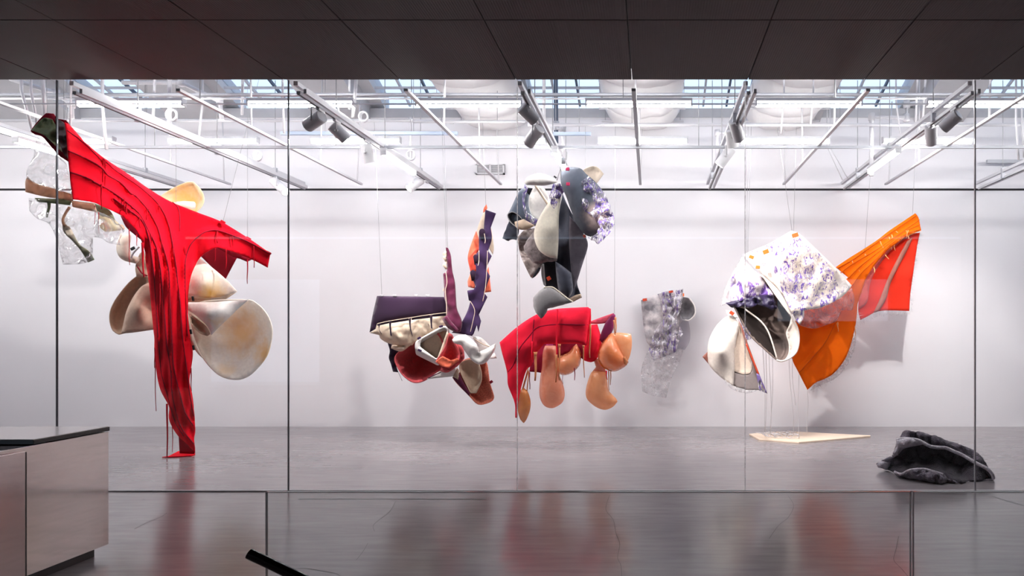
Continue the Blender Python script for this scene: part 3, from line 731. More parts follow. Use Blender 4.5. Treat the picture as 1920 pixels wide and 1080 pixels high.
# cream felt discs
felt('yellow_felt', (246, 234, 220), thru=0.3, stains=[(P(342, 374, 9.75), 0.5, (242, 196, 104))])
cloth('felt_disc', A, 'yellow_felt', [(300, 368), (325, 353), (350, 342), (362, 341), (373, 351), (382, 368), (380, 384), (366, 400), (335, 395), (310, 380)], 9.75, res=6, bulge=-0.12, thick=0.014)
obj('felt_roll', tube([P(325, 386, 9.62), P(345, 384, 9.62), P(363, 385, 9.62)], 0.052, 14), 'cream_felt', A)
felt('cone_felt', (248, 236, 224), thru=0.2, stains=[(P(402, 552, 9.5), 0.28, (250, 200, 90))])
cloth('felt_cone', A, 'cone_felt', [(373, 482), (422, 522), (445, 547), (427, 553), (400, 558), (345, 557), (340, 500)], 9.5, res=6, ctrl=[(380, 530, 9.35)], thick=0.014, sharp=30)
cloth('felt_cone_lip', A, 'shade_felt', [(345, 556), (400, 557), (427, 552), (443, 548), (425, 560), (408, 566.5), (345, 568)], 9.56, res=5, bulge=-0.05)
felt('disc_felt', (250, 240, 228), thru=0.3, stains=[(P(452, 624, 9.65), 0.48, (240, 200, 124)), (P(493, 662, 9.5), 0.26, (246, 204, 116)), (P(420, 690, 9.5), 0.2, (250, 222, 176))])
cloth('felt_disc', A, 'disc_felt', [(467, 562), (483, 570), (500, 588), (510, 613), (509, 638), (500, 667), (483, 690), (463, 707), (442, 712), (417, 707), (397, 692), (380, 670), (368, 645), (357, 605), (352, 582), (380, 565)], 9.5, res=7, thick=0.016, bulge=-0.2, dome=1.6, sharp=60)
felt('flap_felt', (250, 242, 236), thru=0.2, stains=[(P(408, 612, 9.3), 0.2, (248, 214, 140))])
cloth('felt_flap', A, 'flap_felt', [(350, 567), (400, 567), (435, 564), (467, 561), (440, 585), (416, 608), (396, 628), (393, 618), (385, 606), (366, 590), (351, 580)], 9.42, res=6, ctrl=[(390, 590, 9.22), (410, 580, 9.25)], thick=0.014, sharp=30)
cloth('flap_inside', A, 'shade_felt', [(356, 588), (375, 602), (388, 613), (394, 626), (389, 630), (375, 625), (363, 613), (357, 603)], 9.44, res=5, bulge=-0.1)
for x, y in ((358, 622), (363, 652), (362, 560)): clip(A, 'black_paint', x, y, 9.25, 3.5, 9, 0.2)
cloth('felt_edge', A, 'cream_felt', [(353, 590), (357, 606), (363, 630), (372, 655), (381, 672), (372, 664), (361, 648), (356, 630)], 9.35, res=5, thick=0.012)
felt('roll_felt', (196, 166, 142)); felt('roll_front', (214, 182, 160))  # cream roll's brown shading and peach light put into the felt colours
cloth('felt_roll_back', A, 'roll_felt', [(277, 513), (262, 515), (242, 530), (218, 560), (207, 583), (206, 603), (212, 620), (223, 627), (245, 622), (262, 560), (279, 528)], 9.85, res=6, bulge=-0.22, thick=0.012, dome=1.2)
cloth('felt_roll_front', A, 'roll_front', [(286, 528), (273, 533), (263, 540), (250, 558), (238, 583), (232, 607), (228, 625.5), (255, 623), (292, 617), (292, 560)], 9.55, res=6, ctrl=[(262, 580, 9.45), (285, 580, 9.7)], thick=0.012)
cloth('felt_cup', A, 'cream_felt', [(226, 438), (219, 462), (222, 478), (233, 488), (256, 494), (264, 484), (246, 479), (243, 462), (246, 440)], 9.7, res=5, bulge=0.12, thick=0.01)
cloth('felt_scrap', A, 'shade_felt', [(262, 476), (270, 470), (276, 500), (278, 520), (268, 520), (256, 520), (254, 500)], 9.75, res=5, wob=0.1, wsc=0.08)
line('cord', A, 'dark_red', [(258, 500), (266, 512), (276, 517)], 9.6, 0.01)
line('cord', A, 'wire', [(261, 463), (250, 475), (246, 484)], 9.6, 0.012)
clip(A, 'dark_metal', 249, 466, 9.58, 8, 5, 0.5)
wires(A, [(464, 446, 9.3, 464, 300), (418, 416, 9.3, 540, 350), (330, 380, 9.2, 330, 300), (120, 226, 7.85, 119, 190), (88, 213, 8.0, 88, 170)])

# ================================================================== SCULPTURE B: purple and salmon
B = thing('hanging_sculpture', 'hanging sculpture of purple cloth straps, salmon felt bowls and a white tray', 'sculpture', P(820, 758, 10))
felt('purple', (52, 32, 56)); felt('violet', (58, 38, 74)); felt('plum', (94, 34, 62)); felt('aubergine', (44, 26, 48))
felt('cream_cotton', (242, 222, 200), thru=0.2, bump=0.5, bscale=120)
felt('salmon', (246, 122, 92)); felt('orange_red', (226, 84, 66))
felt('rose_felt', (216, 92, 98), var=0.14); felt('white_felt', (248, 242, 238))
felt('rust_felt', (216, 122, 100), var=0.35, scale=60)
B0 = 10.0
_, pY = cloth('purple_panel', B, 'purple', [(707, 555), (770, 556), (838, 557), (839, 587), (807, 591), (770, 596), (730, 602), (707, 607), (704, 617), (693, 623), (699, 590)], B0, res=6, bulge=0.04, wob=0.03)
cloth('cotton_pocket', B, 'cream_cotton', [(706, 606), (770, 594), (838, 586), (838, 612), (810, 624), (782, 638), (773, 647), (750, 648), (727, 643), (713, 634), (711, 628), (693, 624), (705, 617)], B0+0.06, res=5, bulge=0.14, wob=0.06, wsc=0.09)
for q in ([(709, 608), (714, 606), (711, 616), (716, 627), (712, 622)], [(729, 602), (734, 601), (733, 615), (735, 630), (732, 629)], [(766, 598), (771, 596), (770, 612), (774, 631), (770, 622)], [(806, 592), (811, 591), (810, 606), (811, 617), (808, 615)]):
    cloth('slit_strap', B, 'aubergine', q, B0-0.1, res=3, thick=0.006)
for q in ([(707, 607), (730, 602), (730, 606), (708, 611)], [(733, 601.5), (766, 597), (766, 601), (733, 606)], [(772, 595.5), (806, 591), (806, 596), (772, 600)], [(810, 590.5), (838, 587), (838, 592), (810, 594)]):
    cloth('dark_edge', B, 'aubergine', q, B0-0.09, res=4, thick=0.006)
line('edging', B, 'cream_cotton', [(707, 607), (730, 602), (768, 596), (806, 590), (838, 586)], B0-0.1, 0.005)
for x in (716, 740, 780, 802): clip(B, 'clear_cord', x, 554, B0, 7, 3)
cloth('hanging_strip', B, 'aubergine', [(727, 643), (738, 646), (750, 657), (743, 672), (744, 690), (754, 714), (747, 698), (737, 697), (733, 683), (729, 670), (731, 658)], B0+0.15, res=4, wob=0.06, wsc=0.1)
cloth('cotton_lip', B, 'cream_cotton', [(735, 647), (770, 647), (760, 655), (750, 659), (733, 653)], B0+0.08, res=4, bulge=0.05)
cloth('felt_bowl', B, 'rose_felt', [(812, 620), (773, 634), (758, 651), (743, 665), (740, 675), (745, 688), (755, 703), (770, 715), (783, 717.5), (797, 713), (822, 697), (835, 686), (830, 640)], B0+0.1, res=5, bulge=-0.5, thick=0.014, dome=1.6, sharp=70, ctrl=[(800, 660, B0+0.25)])
# white tray: back panel, inner walls, outer rim
def ring(px, Y): return [P(a, b, Y) for a, b in px]
def loft(*rings):
    n = len(rings[0]); V = [v for r in rings for v in r]; Fc = []
    for i in range(len(rings)-1):
        for k in range(n): Fc.append((i*n+k, i*n+(k+1) % n, (i+1)*n+(k+1) % n, (i+1)*n+k))
    return V, Fc
tin = [tuple(p) for p in cr([(788, 647), (790, 638), (800, 631), (833, 615.5), (838, 619), (836, 628), (822, 668), (818, 671.5), (812, 668), (789, 651)], 4, True)]
tou = [tuple(p) for p in cr([(778, 651), (780, 640), (792, 632), (830, 611.5), (842, 616), (840, 628), (826, 672), (820, 676), (811, 672), (781, 657)], 4, True)]
shf = lambda q, dx, dy: [(a+dx, b+dy) for a, b in q]
obj('tray', loft(ring(tin, B0+0.16), ring(tin, B0-0.18), ring(tou, B0-0.17), ring(shf(tou, 1, 9), B0+0.12)), 'white_felt', B)
cloth('tray_floor', B, 'cream_cotton', tin, B0+0.15, res=6, sharp=200)
for x, y, r_ in ((787, 657, -0.4), (827, 612, 0.3), (786, 634, 0.5)): clip(B, 'violet', x, y, B0-0.2, 7, 4, r_)
cloth('tray_divider', B, 'cream_cotton', [(838, 622), (842, 626), (826, 670), (820, 672)], B0-0.19, res=5, thick=0.008)
cloth('felt_cup', B, 'rose_felt', [(842, 624), (836, 647), (827, 663), (817, 678), (828, 686), (842, 690), (861, 676), (863, 666), (858, 650), (852, 641), (848, 628)], B0-0.22, res=5, bulge=-0.22, thick=0.012, dome=1.3)
cloth('felt_cup_lip', B, 'salmon', [(817, 677), (830, 668), (845, 676), (858, 672), (861, 676), (842, 689), (828, 686)], B0-0.26, res=4, bulge=-0.02, thick=0.01)
cloth('felt_cup_side', B, 'rose_felt', [(852, 640), (867, 647), (870, 660), (871, 672), (858, 686), (840, 698), (826, 696), (828, 687), (842, 690), (862, 676), (863, 664)], B0-0.18, res=5, bulge=0.05, thick=0.01)
cloth('plum_strap', B, 'plum', [(836, 464), (840, 465), (845, 478), (848, 507), (853, 530), (855, 560), (857, 580), (866, 603), (864, 621), (857, 623), (840, 615), (829, 598), (837, 591), (837, 573), (833, 557), (833, 545), (831, 513), (837, 510), (839, 503), (837, 480)], B0-0.24, res=4, bulge=0.06, wob=0.05, wsc=0.06)
cloth('strap_fold', B, 'plum', [(831, 596), (838, 592), (848, 605), (860, 618), (856, 623), (842, 612)], B0-0.32, res=4, bulge=0.03)
line('edging', B, 'cream_cotton', [(836, 510), (838, 530), (835, 545), (837, 570), (837, 592)], B0-0.3, 0.005)
for y in (476, 483, 497, 543): obj('cotton_scallop', tube([P(838, y-6, B0-0.22), P(832.5, y, B0-0.24), P(838, y+7, B0-0.22)], 0.022, 8, 0.5), 'cream_cotton', B)
cloth('violet_strap', B, 'violet', [(910, 393), (930, 400), (920, 427), (922, 448), (915, 471), (922, 480), (913, 500), (913, 508), (919, 518), (912, 537), (907, 548), (914, 557), (906, 573), (898, 590), (902, 602), (897, 623), (894, 610), (888, 626), (885, 630), (863, 626), (847, 624), (857, 614), (867, 602), (877, 582), (882, 565), (879, 563), (876, 545), (888, 543), (892, 537), (884, 518), (883, 511), (893, 508), (890, 480), (898, 470), (898, 435), (907, 432)], B0-0.2, res=4, wob=0.07, wsc=0.05, sharp=25)
for (x, y, r_) in ((905, 435, 5.5), (893, 482, 4.5), (887.5, 512, 5)):      # curled dark loops
    s_ = B0/F; c = P(x, y, B0-0.24)
    pr = []
    for k in range(9):
        a = math.pi*k/8; pr.append((math.cos(a)*r_*s_, math.sin(a)*r_*s_))
    V = []; 
    for (dx, dz) in pr: V += [c+Vector((dx, -0.03, dz)), c+Vector((dx*0.5-0.01, 0.02, -14*s_))]
    solid(obj('cloth_loop', (V, [(2*i, 2*i+1, 2*i+3, 2*i+2) for i in range(8)]), 'aubergine', B), 0.006)
for q in ([(898, 470), (898, 490), (896, 498)], [(914, 470), (913, 500), (910, 540), (905, 565)], [(882, 565), (890, 582), (886, 605), (882, 622)], [(908, 438), (910, 450), (909, 456)]): line('edging', B, 'cream_cotton', q, B0-0.26, 0.004)
cloth('salmon_flap', B, 'salmon', [(893, 433), (900, 463), (894, 507), (890, 541), (878, 538), (877, 527), (882, 510), (877, 483), (885, 453)], B0-0.08, res=5, wob=0.06, wsc=0.08)
cloth('orange_fold', B, 'orange_red', [(878, 484), (896, 463), (899, 480), (892, 508), (882, 510)], B0-0.12, res=5, bulge=-0.03)
cloth('salmon_flap', B, 'salmon', [(916, 500), (921, 547), (907, 549), (905, 530)], B0-0.08, res=5)
cloth('salmon_flap', B, 'salmon', [(912, 383), (914, 390), (911, 395), (906, 399), (907, 391)], B0-0.12, res=3)
cloth('cream_flap', B, 'cream_cotton', [(908, 396), (900, 415), (895, 432), (896, 452), (910, 455), (924, 477), (926, 463), (921, 428), (916, 420)], B0-0.04, res=5)
cloth('white_curl', B, 'white_felt', [(848, 637), (857, 630), (873, 628), (885, 637), (895, 648), (898, 660), (913, 654), (930, 643), (928, 653), (920, 668), (910, 680), (898, 682.5), (887, 677), (877, 665), (870, 655), (865, 647), (852, 643)], B0-0.34, res=4, bulge=0.12, thick=0.012, ctrl=[(897, 662, B0-0.2)])
cloth('white_flap', B, 'white_felt', [(886, 630), (902, 633), (920, 650), (912, 657), (899, 662), (893, 646)], B0-0.1, res=5, wob=0.04)
cloth('white_flap', B, 'white_felt', [(927, 661), (932, 672), (915, 673)], B0-0.1, res=5)
line('cord', B, 'shade_felt', [(887, 634), (905, 645), (921, 651)], B0-0.16, 0.007)
cloth('felt_trough', B, 'rust_felt', [(848, 708), (862, 699), (864, 680), (882, 672), (900, 676), (912, 680), (918, 717), (926, 745), (920, 753), (902, 758.5), (892, 755), (880, 742), (862, 724)], B0-0.02, res=5, bulge=-0.25, thick=0.014, sharp=70, dome=1.3)
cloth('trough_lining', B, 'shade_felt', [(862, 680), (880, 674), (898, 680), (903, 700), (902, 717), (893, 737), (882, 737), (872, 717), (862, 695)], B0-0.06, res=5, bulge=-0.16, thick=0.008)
cloth('trough_side', B, 'plum', [(848, 708), (860, 698), (868, 715), (881, 738), (880, 743), (862, 724)], B0-0.08, res=5)
cloth('grey_plate', B, 'white_felt', [(800, 711), (828, 694), (852, 688), (860, 694), (860, 707), (848, 706)], B0-0.12, res=5, wob=0.02)
line('purple_stripe', B, 'plum', [(803, 709), (815, 703), (827, 698)], B0-0.15, 0.008)
cloth('plate_corner', B, 'shade_felt', [(849, 706), (857, 690), (861, 694), (859, 712)], B0-0.15, res=4)
clip(B, 'dark_red', 921, 716, B0-0.1, 6, 5, 0.6)
wires(B, [(837, 465, B0-0.24, 836, 330), (839.5, 466, B0-0.24, 839.5, 330), (716, 555, B0, 712, 320), (911, 385, B0-0.15, 911, 300)])
# ================================================================== SCULPTURE C: grey felt cluster
C0 = 9.55
C = thing('hanging_sculpture', 'hanging cluster of slate grey and cream felt with purple flecked film', 'sculpture', P(1045, 597, C0))
felt('slate', (88, 96, 110), var=0.12, scale=14); felt('slate_dark', (58, 60, 72), var=0.15, scale=12); felt('charcoal', (34, 34, 42))
felt('mauve_grey', (112, 106, 116), var=0.1, scale=18); felt('ash', (150, 146, 148)); felt('ivory', (240, 230, 212))
felt('dome_felt', (84, 90, 102), var=0.1, scale=14, stains=[(P(1128, 405, C0-0.42), 0.32, (214, 186, 176)), (P(1068, 370, C0-0.2), 0.2, (52, 54, 62)), (P(1105, 432, C0-0.2), 0.12, (70, 62, 66))])
felt('fin_felt', (216, 200, 184), stains=[(P(1130, 335, C0), 0.1, (92, 88, 92))])
felt('fur_grey', (128, 116, 116), var=0.45, scale=22, bump=0.8)
t_ = NT('mottled'); M['mottled'] = t_.done(t_.bsdf(t_.ramp(t_.noise(6, 4, dist=0.6), [(0.36, lin((96, 82, 80))), (0.5, lin((168, 152, 148))), (0.62, lin((232, 222, 218)))]), 0.9))
glassy('purple_film', (0.97, 0.95, 0.98), 1.4, 0.1, 1.45, 0.4, 12, milk=0.15, mask=[((232, 226, 232), 14, 0.5, 0.66, (1.4, 1, 0.8)), ((104, 84, 156), 15, 0.52, 0.57, (1.6, 1, 0.7))])
cloth('slate_drape', C, 'slate_dark', [(1055, 363), (1063, 383), (1087, 427), (1102, 457), (1092, 495), (1082, 528), (1091, 558), (1078, 563), (1065, 561), (1047, 546), (1043, 488), (1047, 430), (1049, 395)], C0, res=5, ctrl=[(1056, 460, C0-0.2), (1072, 470, C0+0.06), (1090, 470, C0-0.02)], fold=lambda x, y: 0.05*np.sin((x-1047)*0.22+(y-430)*0.004))
cloth('mauve_panel', C, 'mauve_grey', [(1068, 405), (1087, 427), (1102, 458), (1092, 495), (1082, 528), (1076, 545), (1070, 500), (1067, 450)], C0-0.13, res=5, wob=0.03)
cloth('lower_tube', C, 'slate_dark', [(1041, 490), (1056, 500), (1071, 512), (1074, 545), (1065, 560), (1049, 546), (1044, 520)], C0-0.2, res=5, bulge=0.1)
cloth('inner_black', C, 'charcoal', [(1015, 494), (1042, 486), (1050, 545), (1023, 538), (1018, 525)], C0-0.02, res=5, bulge=-0.08)
cloth('inner_edge', C, 'ash', [(1015, 494), (1020, 495), (1022, 520), (1024, 537), (1019, 534), (1015, 515)], C0-0.05, res=4)
cloth('pale_hem', C, 'shade_felt', [(1064, 561), (1070, 558), (1080, 553), (1089, 551), (1090.5, 558), (1073, 567)], C0-0.22, res=4)
cloth('grey_disc', C, 'ash', [(1000, 558), (1010, 547), (1023, 538), (1035, 538), (1047, 546), (1075, 566), (1050, 573), (1027, 578), (1025, 586), (1015, 597), (1008, 590), (1001, 577)], C0-0.3, res=5, bulge=0.05, edge=1.0)
line('disc_rim', C, 'ivory', [(1020, 539), (1035, 538.5), (1047, 546), (1062, 558), (1074, 566)], C0-0.31, 0.009)
cloth('brown_sheet', C, 'mottled', [(970, 445), (985, 430), (1003, 428), (1020, 470), (1015, 500), (1008, 514), (1000, 521), (995, 520), (985, 500), (975, 475)], C0-0.12, res=5, wob=0.08, wsc=0.05)
cloth('sheet_edge', C, 'charcoal', [(1013, 497), (1014, 503), (1004, 518), (997, 522), (1003, 512)], C0-0.16, res=4)
cloth('fur_band', C, 'fur_grey', [(1004, 426), (982, 462), (985, 473), (998, 490), (1008, 495), (1020, 492), (1044, 489), (1046, 470), (1020, 440)], C0-0.24, res=5, bulge=0.08, edge=1.5)
cloth('cream_leaf', C, 'ivory', [(1053, 366), (1048, 400), (1047, 450), (1045, 485), (1027, 481), (1010, 468), (1002, 447), (1002, 432), (1010, 410), (1027, 382), (1040, 368)], C0-0.34, res=5, bulge=0.05, ctrl=[(1030, 430, C0-0.4)])
cloth('slate_sleeve', C, 'slate', [(998, 353), (985, 352), (974, 358), (957, 393), (951, 403), (956, 414), (968, 424), (985, 420), (1004, 424), (1008, 413), (996, 402), (991, 385), (992, 368)], C0-0.1, res=5, bulge=0.12)
cloth('sleeve_flap', C, 'slate_dark', [(956, 412), (972, 420), (973, 435), (968, 450), (960, 449), (953, 452), (942, 447), (948, 430)], C0-0.02, res=4, wob=0.06, wsc=0.1, edge=1)
cloth('sleeve_mouth', C, 'charcoal', [(952, 402), (960, 398), (973, 403), (979, 411), (966, 424), (955, 415)], C0-0.24, res=3.5, bulge=-0.08)  # charcoal sheet puts the shade of the open roll end into colour
line('mouth_rim', C, 'ash', [(979, 411), (970, 402), (960, 397.5), (951.5, 403), (956, 415), (966, 424)], C0-0.25, 0.006)
cloth('beige_plate', C, 'shade_felt', [(965, 416), (982, 411), (1003, 423), (988, 430), (974, 430), (967, 425)], C0-0.26, res=4, bulge=0.04)
cloth('white_disc', C, 'white_felt', [(994, 356), (1007, 350), (1021, 354), (1029, 370), (1020, 398), (1008, 412), (998, 403), (992, 383)], C0+0.02, res=5, bulge=-0.06)
line('wooden_stick', C, 'wood_pale', [(1004, 348), (1028, 384)], C0-0.2, 0.017, n=8)
cloth('dark_crease', C, 'charcoal', [(987, 352), (999, 353), (993, 366), (989, 362)], C0-0.17, res=3)
cloth('film_strip', C, 'purple_film', [(984, 345), (990, 352), (984, 375), (988, 398), (1008, 413), (1004, 424), (986, 412), (980, 385), (980, 365)], C0-0.25, res=4, thick=0.002, wob=0.05, wsc=0.1)
cloth('white_saddle', C, 'white_felt', [(983, 343), (988, 333), (1000, 327), (1013, 325), (1030, 330), (1047, 341), (1036, 345), (1020, 348), (987, 347)], C0-0.3, res=4, bulge=0.14, back=0.05)
_, dY = cloth('grey_dome', C, 'dome_felt', [(1053, 322), (1063, 314), (1087, 315), (1099, 326), (1117, 342), (1133, 363), (1143, 393), (1140, 418), (1128, 437), (1112, 445), (1097, 440), (1083, 423), (1070, 393), (1062, 370), (1053, 349), (1051, 333)], C0-0.2, res=5, bulge=0.3, back=0.12)
cloth('tail_fin', C, 'fin_felt', [(1092, 320), (1100, 315), (1112, 311.5), (1122, 315), (1132, 326), (1118, 345), (1105, 338)], C0-0.1, res=5, bulge=-0.06)
cloth('purple_film', C, 'purple_film', [(1090, 340), (1103, 331), (1118, 346), (1133, 362), (1146, 393), (1152, 417), (1142, 438), (1122, 458), (1102, 446), (1118, 440), (1124, 425), (1112, 406), (1095, 393), (1090, 370)], C0-0.5, res=4, thick=0.002, wob=0.12, wsc=0.08, edge=2)
cloth('purple_tassel', C, 'purple_film', [(1037, 345), (1050, 343), (1057, 360), (1048, 375), (1044, 388), (1038, 391), (1033, 383), (1030, 370)], C0-0.5, res=3, thick=0.002, wob=0.08, wsc=0.1, edge=2)
cloth('tassel_core', C, 'violet', [(1042, 348), (1051, 346), (1057, 360), (1048, 374), (1043, 366)], C0-0.47, res=3, wob=0.05, wsc=0.1)
plain('pink_plastic', (224, 64, 110), 0.3); plain('orange_plastic', (236, 112, 40), 0.35); plain('red_orange', (206, 70, 40), 0.4)
clip(C, 'pink_plastic', 1064, 317, C0-0.45, 7, 6); clip(C, 'pink_plastic', 1065, 345, C0-0.5, 7, 6)
clip(C, 'red_orange', 1029, 522, C0-0.12, 7, 7, 0.5); clip(C, 'red_orange', 1096, 443, C0-0.25, 5, 6, 0.4)
clip(C, 'dark_metal', 1041, 332, C0-0.36, 6, 3, -0.6)
for pts in ([(1056, 318), (1053, 290)], [(1062, 314), (1063, 285)], [(1043, 342), (1056, 300)], [(1052, 335), (1050, 300)]):
    (a, b), (c, d) = pts; obj('wire', tube([P(a, b, C0-0.25), P(c, d, C0-0.6)], 0.004, 5), 'wire', C)
obj('hook', cyl(P(1056, 306, C0-0.45), P(1056, 298, C0-0.5), 0.03, n=10), 'grey_pipe', C)

# ================================================================== SCULPTURE D: red cloth with amber shells
D0 = 9.9
D = thing('hanging_sculpture', 'hanging red felt canopy with amber latex shells dangling beneath it', 'sculpture', P(1050, 793, D0))
felt('bright_red', (238, 30, 58), sheen=0, var=0.04); felt('maroon', (128, 20, 50), sheen=0); felt('rose_flap', (224, 88, 112)); felt('magenta_dusk', (128, 36, 84))
felt('peach', (228, 156, 108), thru=0.3)
def shell_mat(name, c, c2):
    t = NT(name); col = t.ramp(t.noise(7, 5, dist=0.8), [(0.3, lin(c2)), (0.7, lin(c))])
    b = t.n('ShaderNodeBsdfPrincipled'); t.l(col, b.inputs['Base Color']); b.inputs['Roughness'].default_value = 0.2
    b.inputs['Coat Weight'].default_value = 1.0; b.inputs['Coat Roughness'].default_value = 0.06
    b.inputs['Subsurface Weight'].default_value = 0.0
    t.l(t.bump(t.noise(16, 4, dist=0.8), 0.4, 0.02), b.inputs['Normal'])
    tl = t.n('ShaderNodeBsdfTranslucent'); t.l(col, tl.inputs[0]); m1 = t.n('ShaderNodeMixShader'); m1.inputs[0].default_value = 0.3; t.l(b.outputs[0], m1.inputs[1]); t.l(tl.outputs[0], m1.inputs[2])
    tp = t.n('ShaderNodeBsdfTransparent'); tp.inputs[0].default_value = (1, 0.84, 0.7, 1); m2 = t.n('ShaderNodeMixShader'); m2.inputs[0].default_value = 0.3; t.l(m1.outputs[0], m2.inputs[1]); t.l(tp.outputs[0], m2.inputs[2])
    M[name] = t.done(m2.outputs[0])
shell_mat('amber', (244, 170, 118), (236, 146, 90)); shell_mat('amber_pink', (240, 168, 138), (230, 144, 112)); shell_mat('amber_deep', (214, 132, 48), (190, 104, 34))
shell_mat('amber_pale', (248, 186, 136), (242, 166, 112)); shell_mat('amber_red', (206, 104, 84), (188, 86, 66))
canO, rY = cloth('red_canopy', D, 'bright_red', [(937, 642), (970, 613), (1002, 592), (1027, 583), (1048, 579), (1080, 577), (1103, 576), (1107, 580), (1102, 620), (1099, 648), (1080, 644), (1053, 644.5), (1020, 645), (1011, 655), (1002, 668), (997, 684), (987, 694), (977, 727), (972, 755), (970, 784), (966, 783), (965, 755), (953, 723), (951, 698), (942, 663)], D0-0.2, res=5, bulge=0.1, sharp=35, wob=0.06, wsc=0.03)
cloth('canopy_end', D, 'bright_red', [(1103, 577), (1108, 579), (1108, 606), (1104, 640), (1099, 648), (1101, 620)], D0-0.12, res=4, thick=0.006)
cloth('maroon_lining', D, 'maroon', [(1000, 660), (1020, 640), (1078, 640), (1102, 640), (1096, 676), (1075, 660), (1052, 667), (1035, 679), (1018, 700), (1008, 698), (992, 697)], D0+0.12, res=5, wob=0.06)
cloth('lining_strip', D, 'magenta_dusk', [(1024, 645), (1037, 645), (1036, 678), (1026, 682)], D0+0.08, res=4)
cloth('red_pouch', D, 'bright_red', [(1100, 610), (1120, 608), (1128, 640), (1122, 664), (1118, 674), (1108, 679), (1096, 676), (1094, 650)], D0+0.02, res=5, bulge=0.12)
cloth('rose_flap', D, 'rose_flap', [(1108, 602), (1130, 594), (1150, 587), (1140, 600), (1135, 606), (1120, 607.5), (1108, 607)], D0-0.02, res=4)
cloth('dusk_panel', D, 'magenta_dusk', [(1150, 587), (1154, 591), (1148, 622), (1130, 644), (1123, 636), (1135, 606)], D0-0.04, res=4, bulge=0.02)
for s_ in ([(1003, 617), (1013, 612), (1047, 608), (1102, 609)], [(970, 660), (980, 645), (990, 633), (1003, 617)], [(1002, 592), (1000, 612), (998, 640), (996, 683)], [(952, 698), (962, 685), (972, 660)]): line('seam', canO, 'maroon', s_, rY, 0.006, 0.002)
def shell(name, mat, outline, Y, b, bk, **k): return cloth(name, D, mat, outline, Y, res=4, bulge=b, back=bk, **k)
shell('amber_bulb', 'amber_pink', [(1016, 690), (1018, 660), (1022, 648), (1042, 648), (1046, 670), (1048, 700), (1055, 718), (1059, 738), (1056, 752), (1048, 760), (1035, 765.5), (1022, 762), (1014, 751), (1011, 735), (1013, 707)], D0-0.02, 0.17, 0.17)
cloth('amber_bowl', D, 'amber', [(1038, 688), (1042, 674), (1053, 667), (1062, 664), (1070, 658), (1075, 651), (1081, 645), (1086, 655), (1089, 668), (1086, 685), (1073, 698), (1058, 703), (1045, 698)], D0+0.0, res=4, bulge=0.16, thick=0.01)
shell('amber_globe_back', 'amber_pale', [(1147, 625), (1160, 623.5), (1183, 626), (1185, 640), (1183, 660), (1176, 678), (1160, 690), (1140, 680), (1135, 650)], D0+0.12, 0.1, 0.1)
cloth('amber_globe', D, 'amber', [(1147, 624), (1156, 640), (1163, 655), (1170, 668), (1178, 679), (1170, 688), (1153, 696), (1140, 693), (1126, 683), (1121.5, 668), (1127, 647), (1138, 633)], D0-0.06, res=4, bulge=0.22, thick=0.012)
cloth('globe_lip', D, 'peach', [(1168, 670), (1172, 668), (1177, 677), (1175, 685), (1170, 682)], D0-0.2, res=3)
line('globe_rim', D, 'amber_deep', [(1122, 676), (1132, 689), (1147, 696)], D0-0.12, 0.008)
shell('amber_flask', 'amber_pale', [(1110, 697), (1123, 695), (1137, 699), (1139, 716), (1141, 731), (1149, 741), (1155, 747), (1158, 753), (1149, 763), (1134, 768.5), (1117, 763), (1102, 750), (1098, 736), (1102, 715)], D0-0.02, 0.15, 0.15, sharp=60)
shell('flask_neck', 'amber_red', [(1113, 674), (1122, 672), (1132, 686), (1138, 702), (1123, 700), (1109, 699), (1117, 688)], D0+0.02, 0.08, 0.08)
shell('amber_pod', 'amber_deep', [(972, 733), (983, 727.5), (990, 735), (995, 753), (993.5, 770), (987, 787), (982, 793.5), (977, 788), (972, 772), (971, 750)], D0-0.16, 0.09, 0.09)
line('pod_edge', D, 'peach', [(972, 733), (971, 750), (972, 772), (977, 788)], D0-0.17, 0.006)
line('pod_cord', D, 'peach', [(990, 694), (985, 712), (980, 730)], D0-0.16, 0.012, flat=0.4); line('pod_cord', D, 'peach', [(992, 696), (990, 712), (988, 734)], D0-0.16, 0.008, flat=0.4)
for (m_, px, a, b, w_, ln) in (('bright_red', 1045, 580, 672, 5, -1.5), ('peach', 1043, 665, 717, 6, 0), ('peach', 1049, 645, 713, 4.5, 0), ('peach', 1004, 660, 714, 8, 0), ('peach', 1094, 648, 708, 3.5, 1), ('peach', 1107, 608, 671, 5, -1), ('maroon', 993, 698, 730, 3, 0), ('maroon', 1077, 690, 713, 3, 1), ('peach', 1141, 695, 732, 3, 1), ('peach', 1145, 695, 722, 3, 0), ('bright_red', 1137, 695, 712, 3.5, 1), ('maroon', 1055, 703, 720, 1.5, 0), ('peach', 990, 690, 722, 2.5, 0), ('bright_red', 998, 640, 685, 3, -2), ('peach', 1154, 595, 625, 5, 1), ('peach', 1151, 600, 628, 4, 2)):
    tie(D, m_, px, a, b, D0-0.34 if 985 < px < 1100 else D0-0.18, w_*0.72, ln)
for x, y, r_ in ((1004, 664, 4), (1049, 648, 3), (1094, 650, 2.5)): obj('knot', cyl(P(x, y-r_, D0-0.35), P(x, y+r_, D0-0.35), r_*0.9*D0/F, r_*0.5*D0/F, 8), 'peach', D)
wires(D, [(1152, 588, D0-0.02, 1155, 330), (1100, 577, D0-0.2, 1100, 320), (975, 610, D0-0.2, 975, 320)])

